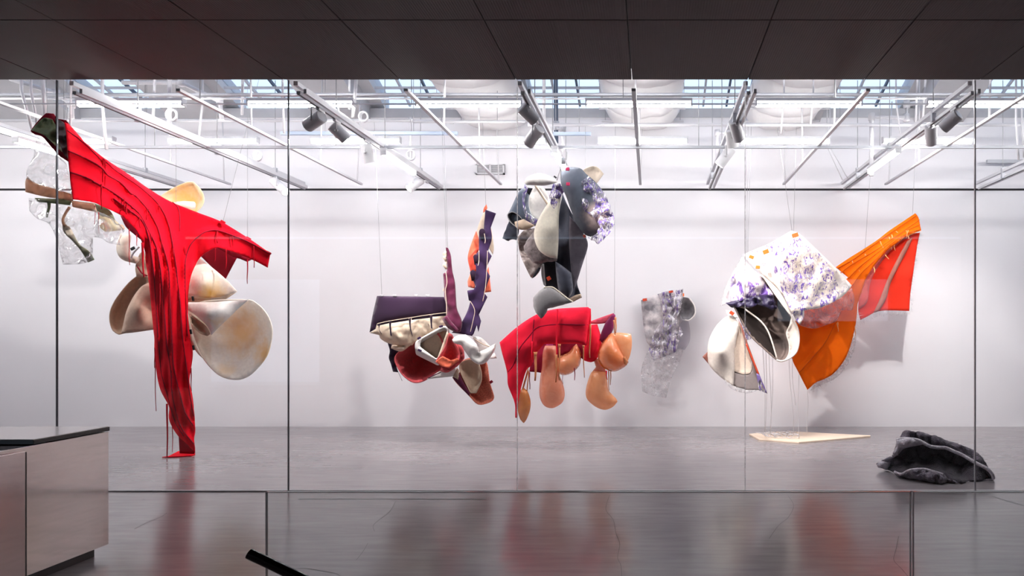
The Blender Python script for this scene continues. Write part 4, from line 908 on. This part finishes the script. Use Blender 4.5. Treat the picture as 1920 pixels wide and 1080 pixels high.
# ================================================================== SCULPTURE E: grey felt and film on the wall
E0 = 11.98
E = thing('wall_sculpture', 'small grey felt and clear purple film piece pinned to the white wall', 'sculpture', P(1245, 750, E0))
t_ = NT('cloudy_felt'); M['cloudy'] = t_.done(t_.bsdf(t_.ramp(t_.noise(4.5, 4), [(0.36, lin((112, 108, 114))), (0.5, lin((176, 170, 174))), (0.64, lin((222, 214, 214)))]), 0.9))
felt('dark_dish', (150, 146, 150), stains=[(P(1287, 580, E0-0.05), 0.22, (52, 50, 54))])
cloth('felt_panel', E, 'cloudy', [(1202, 563), (1218, 557), (1233, 552), (1260, 547), (1282, 551), (1276, 587), (1270, 630), (1262, 655), (1245, 650), (1222, 654), (1211, 636), (1204, 587)], E0, res=5, bulge=0.05, wob=0.05, wsc=0.05)
cloth('felt_curl', E, 'dark_dish', [(1281, 557), (1293, 560), (1302, 573), (1303, 589), (1293, 600), (1280, 598), (1275, 585)], E0-0.06, res=4, bulge=-0.07)
line('curl_rim', E, 'white_felt', [(1293, 560), (1302, 573), (1303, 589), (1293, 600), (1284, 600)], E0-0.08, 0.012)
glassy('smoky_film', (0.86, 0.85, 0.88), 1.0, 0.15)
cloth('smoky_film', E, 'smoky_film', [(1280, 600), (1291, 603), (1294, 620), (1293, 640), (1284, 656), (1267, 655), (1270, 620)], E0-0.03, res=5, thick=0.002)
glassy('violet_film', (0.96, 0.94, 0.97), 1.4, 0.1, 1.45, 0.5, 11, milk=0.4, mask=[((232, 226, 232), 6, 0.5, 0.62, (1.4, 1, 0.5)), ((116, 96, 156), 8, 0.55, 0.6, (1.8, 1, 0.5)), ((70, 64, 76), 9, 0.62, 0.67, (2, 1, 0.5))])
cloth('violet_film', E, 'violet_film', [(1233, 551), (1258, 545), (1281, 542), (1277, 576), (1270, 600), (1282, 625), (1272, 640), (1268, 660), (1249, 668), (1225, 676), (1218, 654), (1227, 622), (1244, 598), (1238, 564)], E0-0.12, res=4, thick=0.002, wob=0.12, wsc=0.09, edge=2)
glassy('crinkle_film', (0.985, 0.98, 0.985), 1.3, 0.08, 1.45, 0.5, 14, milk=0.3)
cloth('crinkle_film', E, 'crinkle_film', [(1218, 650), (1250, 656), (1282, 652), (1272, 684), (1258, 712), (1249, 746), (1225, 742), (1204, 734), (1203, 690)], E0-0.08, res=4, thick=0.002, wob=0.16, wsc=0.12)
clip(E, 'red_orange', 1209, 562, E0-0.08, 8, 5, 0.15); clip(E, 'red_orange', 1258, 547, E0-0.2, 8, 4, 0.2); clip(E, 'orange_plastic', 1281.5, 553, E0-0.12, 2.5, 6, 0)

# ================================================================== SCULPTURE F: white, purple flecked and orange
F0 = 10.6
G = thing('hanging_sculpture', 'hanging sculpture of white purple flecked sheets and a large orange cloth wing', 'sculpture', P(1500, 735, F0))
felt('orange_cloth', (255, 124, 14), var=0.04, sheen=0, thru=0.35); felt('red_sheer', (224, 54, 34), var=0.05, sheen=0, thru=0.3); felt('orange_seam', (216, 92, 20), sheen=0); felt('orange_tie', (250, 176, 110))
plain('dusty_rose', (200, 82, 78), 0.6); plain('taupe', (142, 84, 72), 0.7)
def flecked(name, base, fleck, sc, lo, hi, stain):
    t = NT(name)
    col = t.ramp(t.noise(1.8, 3), [(0.3, lin(base)), (0.7, lin(stain))])
    f = t.ramp(t.noise(sc, 7, dist=0.7, rough=0.68, stretch=(1.6, 1, 0.8)), [(lo, 0.0), (hi, 1.0)])
    col = t.mix(t.mul(f, t.ramp(t.noise(2.6, 2), [(0.42, 0.05), (0.56, 1.0)])), col, lin(fleck))
    M[name] = t.done(t.bsdf(col, 0.4, normal=t.bump(t.noise(10, 4, dist=1.2), 0.35, 0.03)))
flecked('flecked_white', (252, 246, 242), (98, 64, 150), 12, 0.54, 0.58, (240, 224, 212))
flecked('flecked_violet', (244, 236, 238), (112, 78, 158), 6, 0.46, 0.52, (226, 208, 214))
flecked('dark_violet', (52, 40, 78), (24, 20, 34), 6, 0.5, 0.6, (40, 32, 60))
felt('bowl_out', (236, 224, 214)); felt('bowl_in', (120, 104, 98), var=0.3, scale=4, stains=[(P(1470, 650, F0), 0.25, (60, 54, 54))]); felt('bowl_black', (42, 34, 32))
glassy('fleck_film', (1.0, 0.88, 0.86), 1.2, 0.1, 1.45, 0.3, 8, mask=[((244, 170, 160), 5, 0.3, 0.9, None), ((96, 60, 120), 18, 0.63, 0.66, (2, 1, 0.8))])
org = [(1590, 520), (1567, 501), (1592, 484), (1618, 468), (1645, 450), (1667, 433), (1716, 400), (1722, 408), (1727, 432), (1712, 438), (1697, 445), (1680, 457), (1663, 470), (1640, 497), (1623, 523), (1615, 548), (1608, 570), (1607, 585), (1603, 615), (1593, 653), (1582, 677), (1563, 700), (1545, 711), (1530, 717), (1514, 731), (1498, 700), (1485, 673), (1480, 640), (1492, 600), (1510, 570), (1560, 550)]
oY0 = lambda x, y: F0+0.1 if x < 1600 else F0+0.1+0.3*min(1, (x-1600)/120)
seamsF = [[(1577, 583), (1567, 603), (1550, 638), (1530, 663), (1498, 699)], [(1575, 513), (1597, 496), (1640, 470), (1680, 443), (1724, 412)], [(1598, 535), (1615, 512), (1640, 488), (1670, 458), (1700, 438), (1726, 430)], [(1590, 522), (1612, 500), (1655, 466), (1690, 438), (1725, 421)], [(1569, 503), (1594, 490), (1620, 472), (1665, 440), (1717, 405)]]
sgF = []
for s_ in seamsF: q = np.array(cr(s_, 4)); sgF.append((q[:-1], q[1:]))
def foldF(x, y):
    p = np.stack([x, y], 1); d = np.min([seg_dist(p, a, b) for a, b in sgF], 0)
    return -0.035*np.exp(-(d/3.2)**2)+0.06*np.sin((x*0.6+y)*0.045)
orgO, oY = cloth('orange_cloth', G, 'orange_cloth', [(x, y, oY0(x, y)) for x, y in org], F0, res=4.5, fold=foldF, thick=0.006, ctrl=[(1545, 650, F0), (1650, 470, F0+0.2)], sharp=35)
for s_ in seamsF: line('seam', orgO, 'orange_seam', s_, oY, 0.006, 0.002)
for (x, a, b, ln) in ((1598, 489, 508, 6), (1611, 507, 518, 3), (1618, 470, 480, 5), (1622, 476, 485, 6), (1645, 461, 478, 7), (1650, 452, 466, 6), (1667, 444, 468, 6), (1672, 440, 470, 7), (1680, 434, 441, 10), (1699, 432, 448, 5), (1703, 432, 446, -4), (1569, 604, 622, 3), (1571, 604, 618, 1), (1603, 612, 636, 1), (1638, 500, 512, 3), (1660, 478, 486, 6)): tie(orgO, 'orange_tie', x, a, b, oY, 1.8, ln)
redp = [(1725, 436), (1720, 460), (1713, 507), (1707, 550), (1705, 583), (1663, 582), (1642, 585), (1627, 593), (1613, 600), (1609, 580), (1613, 545), (1624, 520), (1642, 492), (1665, 466), (1698, 443)]
_, rpY = cloth('red_panel', G, 'red_sheer', redp, F0+0.5, res=6, wob=0.06, wsc=0.03)
cloth('rose_band', G, 'dusty_rose', [(1722, 436), (1698, 447), (1670, 470), (1648, 498), (1632, 530), (1626, 566), (1610, 580), (1613, 548), (1624, 520), (1642, 492), (1665, 466), (1698, 442)], F0+0.46, res=5, wob=0.04)
cloth('taupe_band', G, 'taupe', [(1701, 452), (1711, 446), (1700, 470), (1672, 525), (1662, 558), (1647, 583), (1638, 586), (1650, 560), (1668, 515)], F0+0.44, res=5, wob=0.03)
# frayed threads of the orange and red edges
def fringe(poly, i0, i1, Y, L, mat, n=3):
    q = np.array(cr(poly[i0:i1], 10)); V, Fc = [], []
    c = np.mean(np.array([p[:2] for p in poly]), 0)
    for k in range(len(q)-1):
        d = q[k+1]-q[k]; nr = np.array([d[1], -d[0]])/(np.linalg.norm(d)+1e-9)
        if np.dot(nr, q[k]-c) < 0: nr = -nr
        for j in range(n):
            a = q[k]+d*random.random(); b = a+nr*L*(0.4+random.random())+np.array([random.uniform(-4, 4), random.uniform(0, 4)])
            m = (a+b)/2+np.array([random.uniform(-2, 2), 1.5]); y = Y+random.uniform(-0.03, 0.03)
            v, f = tube([P(a[0], a[1], y), P(m[0], m[1], y), P(b[0], b[1], y)], 0.0012, 3)
            nn = len(V); V += v; Fc += [tuple(t+nn for t in g_) for g_ in f]
    o = obj('frayed_fringe', (V, Fc), mat, G); o['kind'] = 'stuff'; return o
fringe(redp, 0, 6, F0+0.5, 4, 'clear_cord'); fringe(redp, 4, 9, F0+0.5, 6, 'clear_cord'); fringe(org, 17, 25, F0+0.12, 8, 'clear_cord', 3); fringe(org, 8, 16, F0+0.3, 4, 'orange_tie', 1)
glassy('edge_film', (0.98, 0.975, 0.975), 1.3, 0.1, 1.45, 0.5, 14, milk=0.4)
cloth('edge_film', G, 'edge_film', [(1600, 625), (1607, 630), (1600, 660), (1588, 684), (1568, 708), (1540, 722), (1520, 732), (1530, 716), (1563, 699), (1582, 676), (1593, 652)], F0+0.14, res=5, thick=0.002, wob=0.06, wsc=0.1, edge=1.5)
cloth('fleck_film', G, 'fleck_film', [(1500, 578), (1540, 572), (1567, 562), (1597, 540), (1602, 560), (1598, 582), (1577, 582), (1568, 602), (1553, 608), (1527, 616), (1505, 612), (1497, 608)], F0-0.02, res=5, thick=0.002, wob=0.05, wsc=0.06, sharp=60)
# white flecked roof sheet, purple side, dark bowl
_, wY = cloth('white_sheet', G, 'flecked_white', [(1392, 478), (1418, 467), (1442, 457), (1483, 433), (1498, 438), (1533, 470), (1567, 503), (1597, 535), (1592, 543), (1575, 559), (1538, 577), (1508, 581), (1507, 595), (1500, 609), (1494, 604), (1484, 585), (1467, 556), (1448, 535), (1427, 513), (1408, 495)], F0-0.3, res=6, ctrl=[(1490, 520, F0-0.5), (1550, 540, F0-0.2), (1450, 490, F0-0.45)], thick=0.012, sharp=48)
glassy('white_film', (0.97, 0.94, 0.96), 1.3, 0.1, 1.45, 0.35, 9, milk=0.3, mask=[((238, 222, 208), 4, 0.40, 0.62, None), ((98, 66, 152), 14, 0.545, 0.585, (1.5, 1, 0.8)), ((80, 60, 110), 24, 0.63, 0.66, (2.0, 1, 0.6))])
cloth('film_overlay', G, 'white_film', [(1475, 470), (1490, 445), (1505, 445), (1533, 474), (1560, 505), (1575, 545), (1568, 562), (1545, 574), (1507, 582), (1505, 600), (1497, 608), (1486, 588), (1472, 560), (1463, 530), (1466, 495)], F0-0.62, res=5, thick=0.002, wob=0.08, wsc=0.05, edge=1.5)
cloth('violet_side', G, 'flecked_violet', [(1392, 481), (1410, 503), (1427, 518), (1452, 555), (1430, 554), (1400, 562), (1360, 570), (1353, 573), (1362, 545), (1375, 515)], F0-0.32, res=5, ctrl=[(1395, 535, F0-0.4)], wob=0.08, wsc=0.07)
cloth('dark_gather', G, 'dark_violet', [(1360, 568), (1383, 563), (1430, 553), (1451, 555), (1457, 578), (1448, 582), (1440, 578), (1420, 570), (1408, 577), (1393, 575), (1372, 577)], F0-0.4, res=4, wob=0.14, wsc=0.12, edge=1.5)
bowl = [(1375, 572), (1427, 516), (1452, 538), (1467, 558), (1483, 590), (1495, 615), (1498, 637), (1494, 658), (1483, 670), (1467, 677.5), (1456, 675), (1433, 655), (1403, 625)]
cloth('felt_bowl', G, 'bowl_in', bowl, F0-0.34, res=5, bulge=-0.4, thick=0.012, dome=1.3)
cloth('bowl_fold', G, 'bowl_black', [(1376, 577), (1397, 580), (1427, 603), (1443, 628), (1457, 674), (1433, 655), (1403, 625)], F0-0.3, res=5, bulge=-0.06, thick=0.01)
line('fold_edge', G, 'bowl_out', [(1397, 580), (1427, 603), (1443, 628), (1457, 673)], F0-0.36, 0.012)
line('bowl_rim', G, 'bowl_out', [(1427, 516), (1452, 538), (1467, 558), (1483, 590), (1495, 615), (1498, 637), (1494, 658), (1483, 670), (1467, 677), (1456, 675)], F0-0.37, 0.014)
cloth('bowl_cuff', G, 'bowl_out', [(1484, 592), (1495, 614), (1498, 637), (1494, 658), (1483, 670), (1470, 676), (1478, 664), (1479, 645), (1474, 625), (1480, 610)], F0-0.33, res=4, bulge=-0.04)
cloth('bowl_collar', G, 'bowl_out', [(1427, 515), (1448, 534), (1467, 556), (1486, 588), (1480, 590), (1455, 556)], F0-0.37, res=5)
# left lower cone
cloth('felt_cone', G, 'bowl_out', [(1367, 591), (1378, 596), (1385, 610), (1380, 640), (1377, 690), (1375, 725), (1350, 706), (1330, 684), (1327, 661), (1330, 637), (1342, 613), (1356, 598)], F0-0.36, res=5, ctrl=[(1352, 660, F0-0.62), (1378, 660, F0-0.3), (1330, 670, F0-0.35)], thick=0.01)
felt('cone_inner', (216, 196, 180));  # inner felt tones put the shading of the cream cone into colour
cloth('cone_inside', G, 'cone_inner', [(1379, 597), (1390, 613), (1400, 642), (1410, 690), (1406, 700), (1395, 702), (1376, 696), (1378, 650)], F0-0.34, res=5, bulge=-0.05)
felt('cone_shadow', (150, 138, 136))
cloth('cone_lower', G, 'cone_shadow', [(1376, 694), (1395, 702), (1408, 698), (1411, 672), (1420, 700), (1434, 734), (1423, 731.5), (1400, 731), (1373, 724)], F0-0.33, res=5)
cloth('cone_edge', G, 'taupe', [(1384, 598), (1392, 614), (1402, 643), (1424, 703), (1437, 735), (1430, 728), (1414, 690), (1398, 645)], F0-0.38, res=4)
line('orange_edge', G, 'red_orange', [(1399, 645), (1409, 668), (1423, 703)], F0-0.4, 0.012)
cloth('grey_corner', G, 'taupe', [(1317, 669), (1327, 659), (1328, 676), (1336, 691)], F0-0.34, res=4)
cloth('film_corner', G, 'violet_film', [(1418, 700), (1424, 702), (1439, 738), (1423, 732)], F0-0.44, res=4, thick=0.002)
cloth('film_sliver', G, 'purple_film', [(1386, 596), (1407, 625), (1409, 636), (1399, 638), (1392, 617)], F0-0.3, res=4, thick=0.002)
cloth('film_hem', G, 'edge_film', [(1350, 703), (1373, 722), (1400, 730), (1423, 731), (1400, 737), (1372, 729)], F0-0.4, res=4, thick=0.002, wob=0.04, wsc=0.2)
cloth('film_side', G, 'edge_film', [(1392, 478), (1362, 535), (1350, 574), (1356, 572), (1375, 530), (1393, 490)], F0-0.36, res=5, thick=0.002)
for x, y, w_, h_, r_ in ((1491, 441, 12, 8, 0.3), (1436, 472, 11, 8, 0.35), (1409, 482, 9, 6, -0.35), (1421, 501, 8, 6, -0.1)): clip(G, 'orange_plastic', x, y, F0-0.53, w_, h_, r_)
clip(G, 'red_orange', 1372, 587, F0-0.45, 9, 6, -0.6)
cloth('torn_scrap', G, 'white_felt', [(1360, 582), (1370, 583), (1384, 594), (1380, 597), (1366, 592)], F0-0.4, res=3, edge=2)
wires(G, [(1400, 478, F0-0.3, 1399, 320), (1402, 478, F0-0.3, 1405, 320), (1488, 434, F0-0.3, 1488, 320), (1622, 466, F0+0.1, 1630, 320), (1711, 402, F0+0.3, 1709, 320), (1485, 434, F0-0.3, 1452, 360)])
for (x, a, b, dx, Yb) in ((1431, 640, 811, 4, 10.75), (1437, 625, 812, -1, 10.8), (1450, 655, 812, -5, 10.8), (1480, 674, 815, 8, 10.7), (1485, 672, 760, 5, 10.6), (1497, 702, 826, 0, 10.55), (1514, 731, 813, 0, 10.75), (1443, 660, 816, 3, 10.65)):
    n = 9; pts = []
    for k in range(n):
        t = k/(n-1); pts.append(P(x+dx*t+1.2*math.sin(t*6+x), a+(b-a)*t, F0-0.05+(Yb-F0+0.05)*t))
    pts[-1].z = max(pts[-1].z, 0.03)
    obj('clear_strand', tube(pts, 0.0035, 5), 'clear_cord', G)

# plywood board on the floor with coiled clear strands
bd = [(1404.6, 815.7), (1423, 825.5), (1498, 831.5), (1632, 819.8), (1632, 818.8), (1493, 811.5), (1459, 811.5)]
K = thing('floor_board', 'pale pointed plywood board lying on the floor under the orange cloth', 'board', FL(1500, 822))
V = [FL(x, y, 0.0) for x, y in bd]; n = len(V)
bevel(obj('board', (V+[v+Vector((0, 0, 0.022)) for v in V], [tuple(range(n)), tuple(range(2*n-1, n-1, -1))]+[(i, i+n, (i+1) % n+n, (i+1) % n) for i in range(n)]), 'wood_pale', K, False), 0.003)
tang = []
for j in range(9):
    c = FL(1428+j*7+random.uniform(-3, 3), 818+random.uniform(-2.5, 4), 0.03); pts = []
    for k in range(22):
        a = k*0.62; r = 0.05+0.03*math.sin(a*0.7+j); pts.append(c+Vector((math.cos(a)*r*1.5+k*0.004, math.sin(a)*r*1.5, 0.0+0.06*abs(math.sin(a*0.45+j)))))
    tang.append(tube(pts, 0.005, 5))
tag(obj('plastic_strands', join(*tang), 'clear_cord', None, True), 'tangle of clear plastic strands heaped on the pale plywood board', 'plastic strands', None, 'stuff')

# ================================================================== FUR BUNDLE on the floor
H = thing('fur_bundle', 'crumpled dark grey fur bundle with pale rolled edges lying on the floor', 'textile', FL(1755, 905))
def furm(name, c, c2):
    t = NT(name); col = t.ramp(t.noise(7, 6, dist=0.6), [(0.32, lin(c)), (0.72, lin(c2))])
    M[name] = t.done(t.bsdf(col, 0.9, normal=t.bump(t.noise(60, 4), 0.9, 0.03), sheen=0.3, spec=0.1))
furm('fur_dark', (30, 24, 34), (70, 60, 72)); furm('fur_mid', (58, 50, 62), (140, 128, 142)); furm('fur_pale', (186, 174, 186), (246, 238, 244))  # fur_pale brightened so the pale rolled edges carry painted-in highlights
fY = lambda py: 2141.0/(py-624)*0.999
main = [(1681, 825, 8.15), (1695, 822.5, 8.15), (1721, 825, 8.15), (1742, 836, 8.12), (1773, 839.5, 8.05), (1806, 854, 7.95), (1828, 867, 7.85), (1851, 878.5, 7.75), (1863, 894, 7.72), (1862, 899, fY(899)), (1825, 903, fY(903)), (1798, 904.5, fY(904.5)), (1770, 893, 7.75), (1740, 888, 7.85), (1700, 890, 7.95), (1678, 885, 8.1), (1665, 879, 8.3), (1673, 864, 8.3), (1676, 852, 8.25), (1680, 839, 8.2)]
cloth('fur_body', H, 'fur_dark', main, 8, res=4, bulge=-0.12, thick=0.03, wob=0.12, wsc=0.06, ctrl=[(1750, 868, 8.15), (1720, 858, 8.2), (1800, 880, 8.0)], edge=1, floor=True)
cloth('fur_back', H, 'fur_mid', [(1685, 823), (1692, 812), (1698, 807), (1719, 810), (1754, 819), (1776, 828), (1810, 838), (1833, 852), (1850, 873), (1852, 880), (1825, 870), (1780, 850), (1747, 846), (1721, 835), (1695, 830)], 8.35, res=4, bulge=0.05, thick=0.03, wob=0.12, wsc=0.07, edge=1.5, ctrl=[(1830, 865, 8.1)])
cloth('fur_rear_side', H, 'fur_dark', [(1690, 818, 8.4), (1756, 830, 8.45), (1835, 862, 8.2), (1856, 888, 8.05), (1800, 889, 8.09), (1720, 876, 8.5), (1672, 868, 8.77)], 8.4, res=6, thick=0.02, floor=True)
cloth('fur_lip', H, 'fur_mid', [(1678, 885, 7.95), (1689, 888.5, 7.8), (1706, 882, 7.75), (1731, 880, 7.7), (1747, 884, 7.66), (1767, 889, 7.62), (1775, 897, 7.6), (1786, 900.5, 7.6), (1799, 906, fY(907)), (1760, 905.5, fY(906)), (1742, 903, fY(903)), (1708, 898, fY(898)), (1685, 893, fY(893))], 7.7, res=3.5, bulge=0.08, thick=0.025, wob=0.08, wsc=0.1, floor=True)
cloth('fur_lobe', H, 'fur_pale', [(1643, 869.5), (1653, 863), (1669, 856.5), (1677, 858), (1668, 874), (1665, 882), (1654, 878), (1646, 876)], 8.3, res=3.5, bulge=0.09, back=0.05, edge=1, floor=True)
cloth('lobe_top', H, 'fur_mid', [(1652, 864), (1669, 856), (1677, 857), (1672, 866), (1662, 866)], 8.2, res=3.5, bulge=0.02, floor=True)
cloth('fur_shoulder', H, 'fur_pale', [(1681, 825), (1695, 822), (1722, 826), (1730, 833), (1710, 836), (1693, 841), (1683, 852), (1676, 856), (1674, 850), (1681, 838)], 8.1, res=3.5, bulge=0.07, thick=0.02, wob=0.06, wsc=0.1)
for pts, r_ in (([(1681, 825, 8.1), (1695, 822.5, 8.1), (1721, 825.5, 8.08), (1742, 836, 8.02), (1757, 839, 8.0), (1773, 840, 7.97), (1790, 847, 7.92), (1806, 854, 7.87), (1828, 867, 7.77), (1851, 879, 7.68), (1860, 889, 7.66), (1863, 898, 7.66)], 0.02),
               ([(1678, 885, 7.93), (1690, 889, 7.8), (1706, 882, 7.73), (1731, 880, 7.68), (1748, 884, 7.64), (1768, 890, 7.6)], 0.017), ([(1862, 898, 7.75), (1840, 902, 7.72), (1822, 903, 7.69), (1810, 904.5, 7.63), (1798, 903, 7.6)], 0.011)):
    line('pale_edge', H, 'fur_pale', pts, None, r_, per=8)

# ================================================================== LOBBY FURNITURE
YD0, YD1 = 4.53, 5.16; XD = -4.09
K = thing('reception_desk', 'brushed steel reception desk with thin black top at the lower left', 'desk', (XD-1.2, 4.8, 0))
bevel(obj('end_panel', box(XD-0.03, XD, 4.0, YD1, 0.075, 0.925), 'steel', K, False), 0.003)
bevel(obj('body', box(XD-2.9, XD-0.032, YD0-0.02, YD1-0.01, 0.075, 0.925), 'steel', K, False), 0.003)
bevel(obj('top_slab', box(XD-2.9, XD+0.0, YD0, YD1+0.01, 0.93, 0.96), 'black_paint', K, False), 0.002)
obj('kick_plinth', box(XD-2.85, XD-0.06, 3.3, YD1-0.06, 0.0, 0.074), 'black_paint', K, False)
plain('top_gloss', (150, 140, 138), 0.16, 0.85, var=0.03)
obj('top_sheet', box(XD-2.9, XD-0.006, YD0+0.006, YD1+0.004, 0.9605, 0.963), 'top_gloss', K, False)
plain('steel_wing', (196, 184, 182), 0.12, 1.0, var=0.05, scale=4, stretch=(1, 1, 12))
v, f = box(-0.05, 0, -1.9, 0, 0.0, 0.90); an = 0.035
v = [(XD+0.03+x*math.cos(an)-y*math.sin(an)*-1*0.6, 4.44+y, z) for x, y, z in v]
bevel(obj('side_wing', (v, f), 'steel_wing', K, False), 0.003)
obj('wing_gap', box(XD-0.004, XD+0.028, 4.35, 4.452, 0.0, 0.895), 'black_paint', K, False)
# glass guard of the stair and its black handrail
YB = 2.58; GT = P(0, 922, YB).z
K = thing('glass_guard', 'wide clear glass guard panel between the two vertical edges in the foreground', 'glass guard', (0, YB, 0), 'glass guard panels')
xa, xb, xc = X(500, YB), X(1707, YB), X(1712, YB)
obj('pane', box(xa, xb, YB-0.006, YB+0.006, 0.03, GT), 'glass_guard', K, False)
plain('glass_edge', (140, 140, 144), 0.15, spec=0.8)
obj('polished_edge', join(box(xa-0.001, xa+0.001, YB-0.0065, YB+0.0065, 0.03, GT), box(xb-0.001, xb+0.001, YB-0.0065, YB+0.0065, 0.03, GT), box(xa, xb, YB-0.0065, YB+0.0065, GT-0.0008, GT+0.0008)), 'glass_edge', K, False)
obj('base_shoe', box(xa, xb, YB-0.04, YB+0.04, 0, 0.08), 'dark_metal', K, False)
K = thing('glass_guard', 'clear glass guard panel at the right edge of the foreground', 'glass guard', (1.6, YB, 0), 'glass guard panels')
obj('pane', box(xc, xc+2.4, YB-0.006, YB+0.006, 0.03, GT), 'glass_guard', K, False)
obj('polished_edge', join(box(xc-0.001, xc+0.001, YB-0.0065, YB+0.0065, 0.03, GT), box(xc, xc+2.4, YB-0.0065, YB+0.0065, GT-0.0008, GT+0.0008)), 'glass_edge', K, False)
obj('base_shoe', box(xc, xc+2.4, YB-0.04, YB+0.04, 0, 0.08), 'dark_metal', K, False)
K = thing('handrail', 'round black handrail end sloping down right in front of the glass', 'handrail', P(466, 1038, 2.42))
a = P(467, 1038, 2.42); b = a+Vector((1.3, 0, -0.62))
rl = obj('rail', tube([a, b], 0.0185, 24), 'black_tube', K); m = rl.modifiers.new('es', 'EDGE_SPLIT'); m.split_angle = 0.8
for k in (0.35, 0.85):
    c = a+(b-a)*k; obj('bracket', tube([c-Vector((0, 0, 0.015)), c+Vector((0, 0.06, -0.06)), Vector((c.x, YB-0.006, c.z-0.06))], 0.008, 8), 'dark_metal', K)
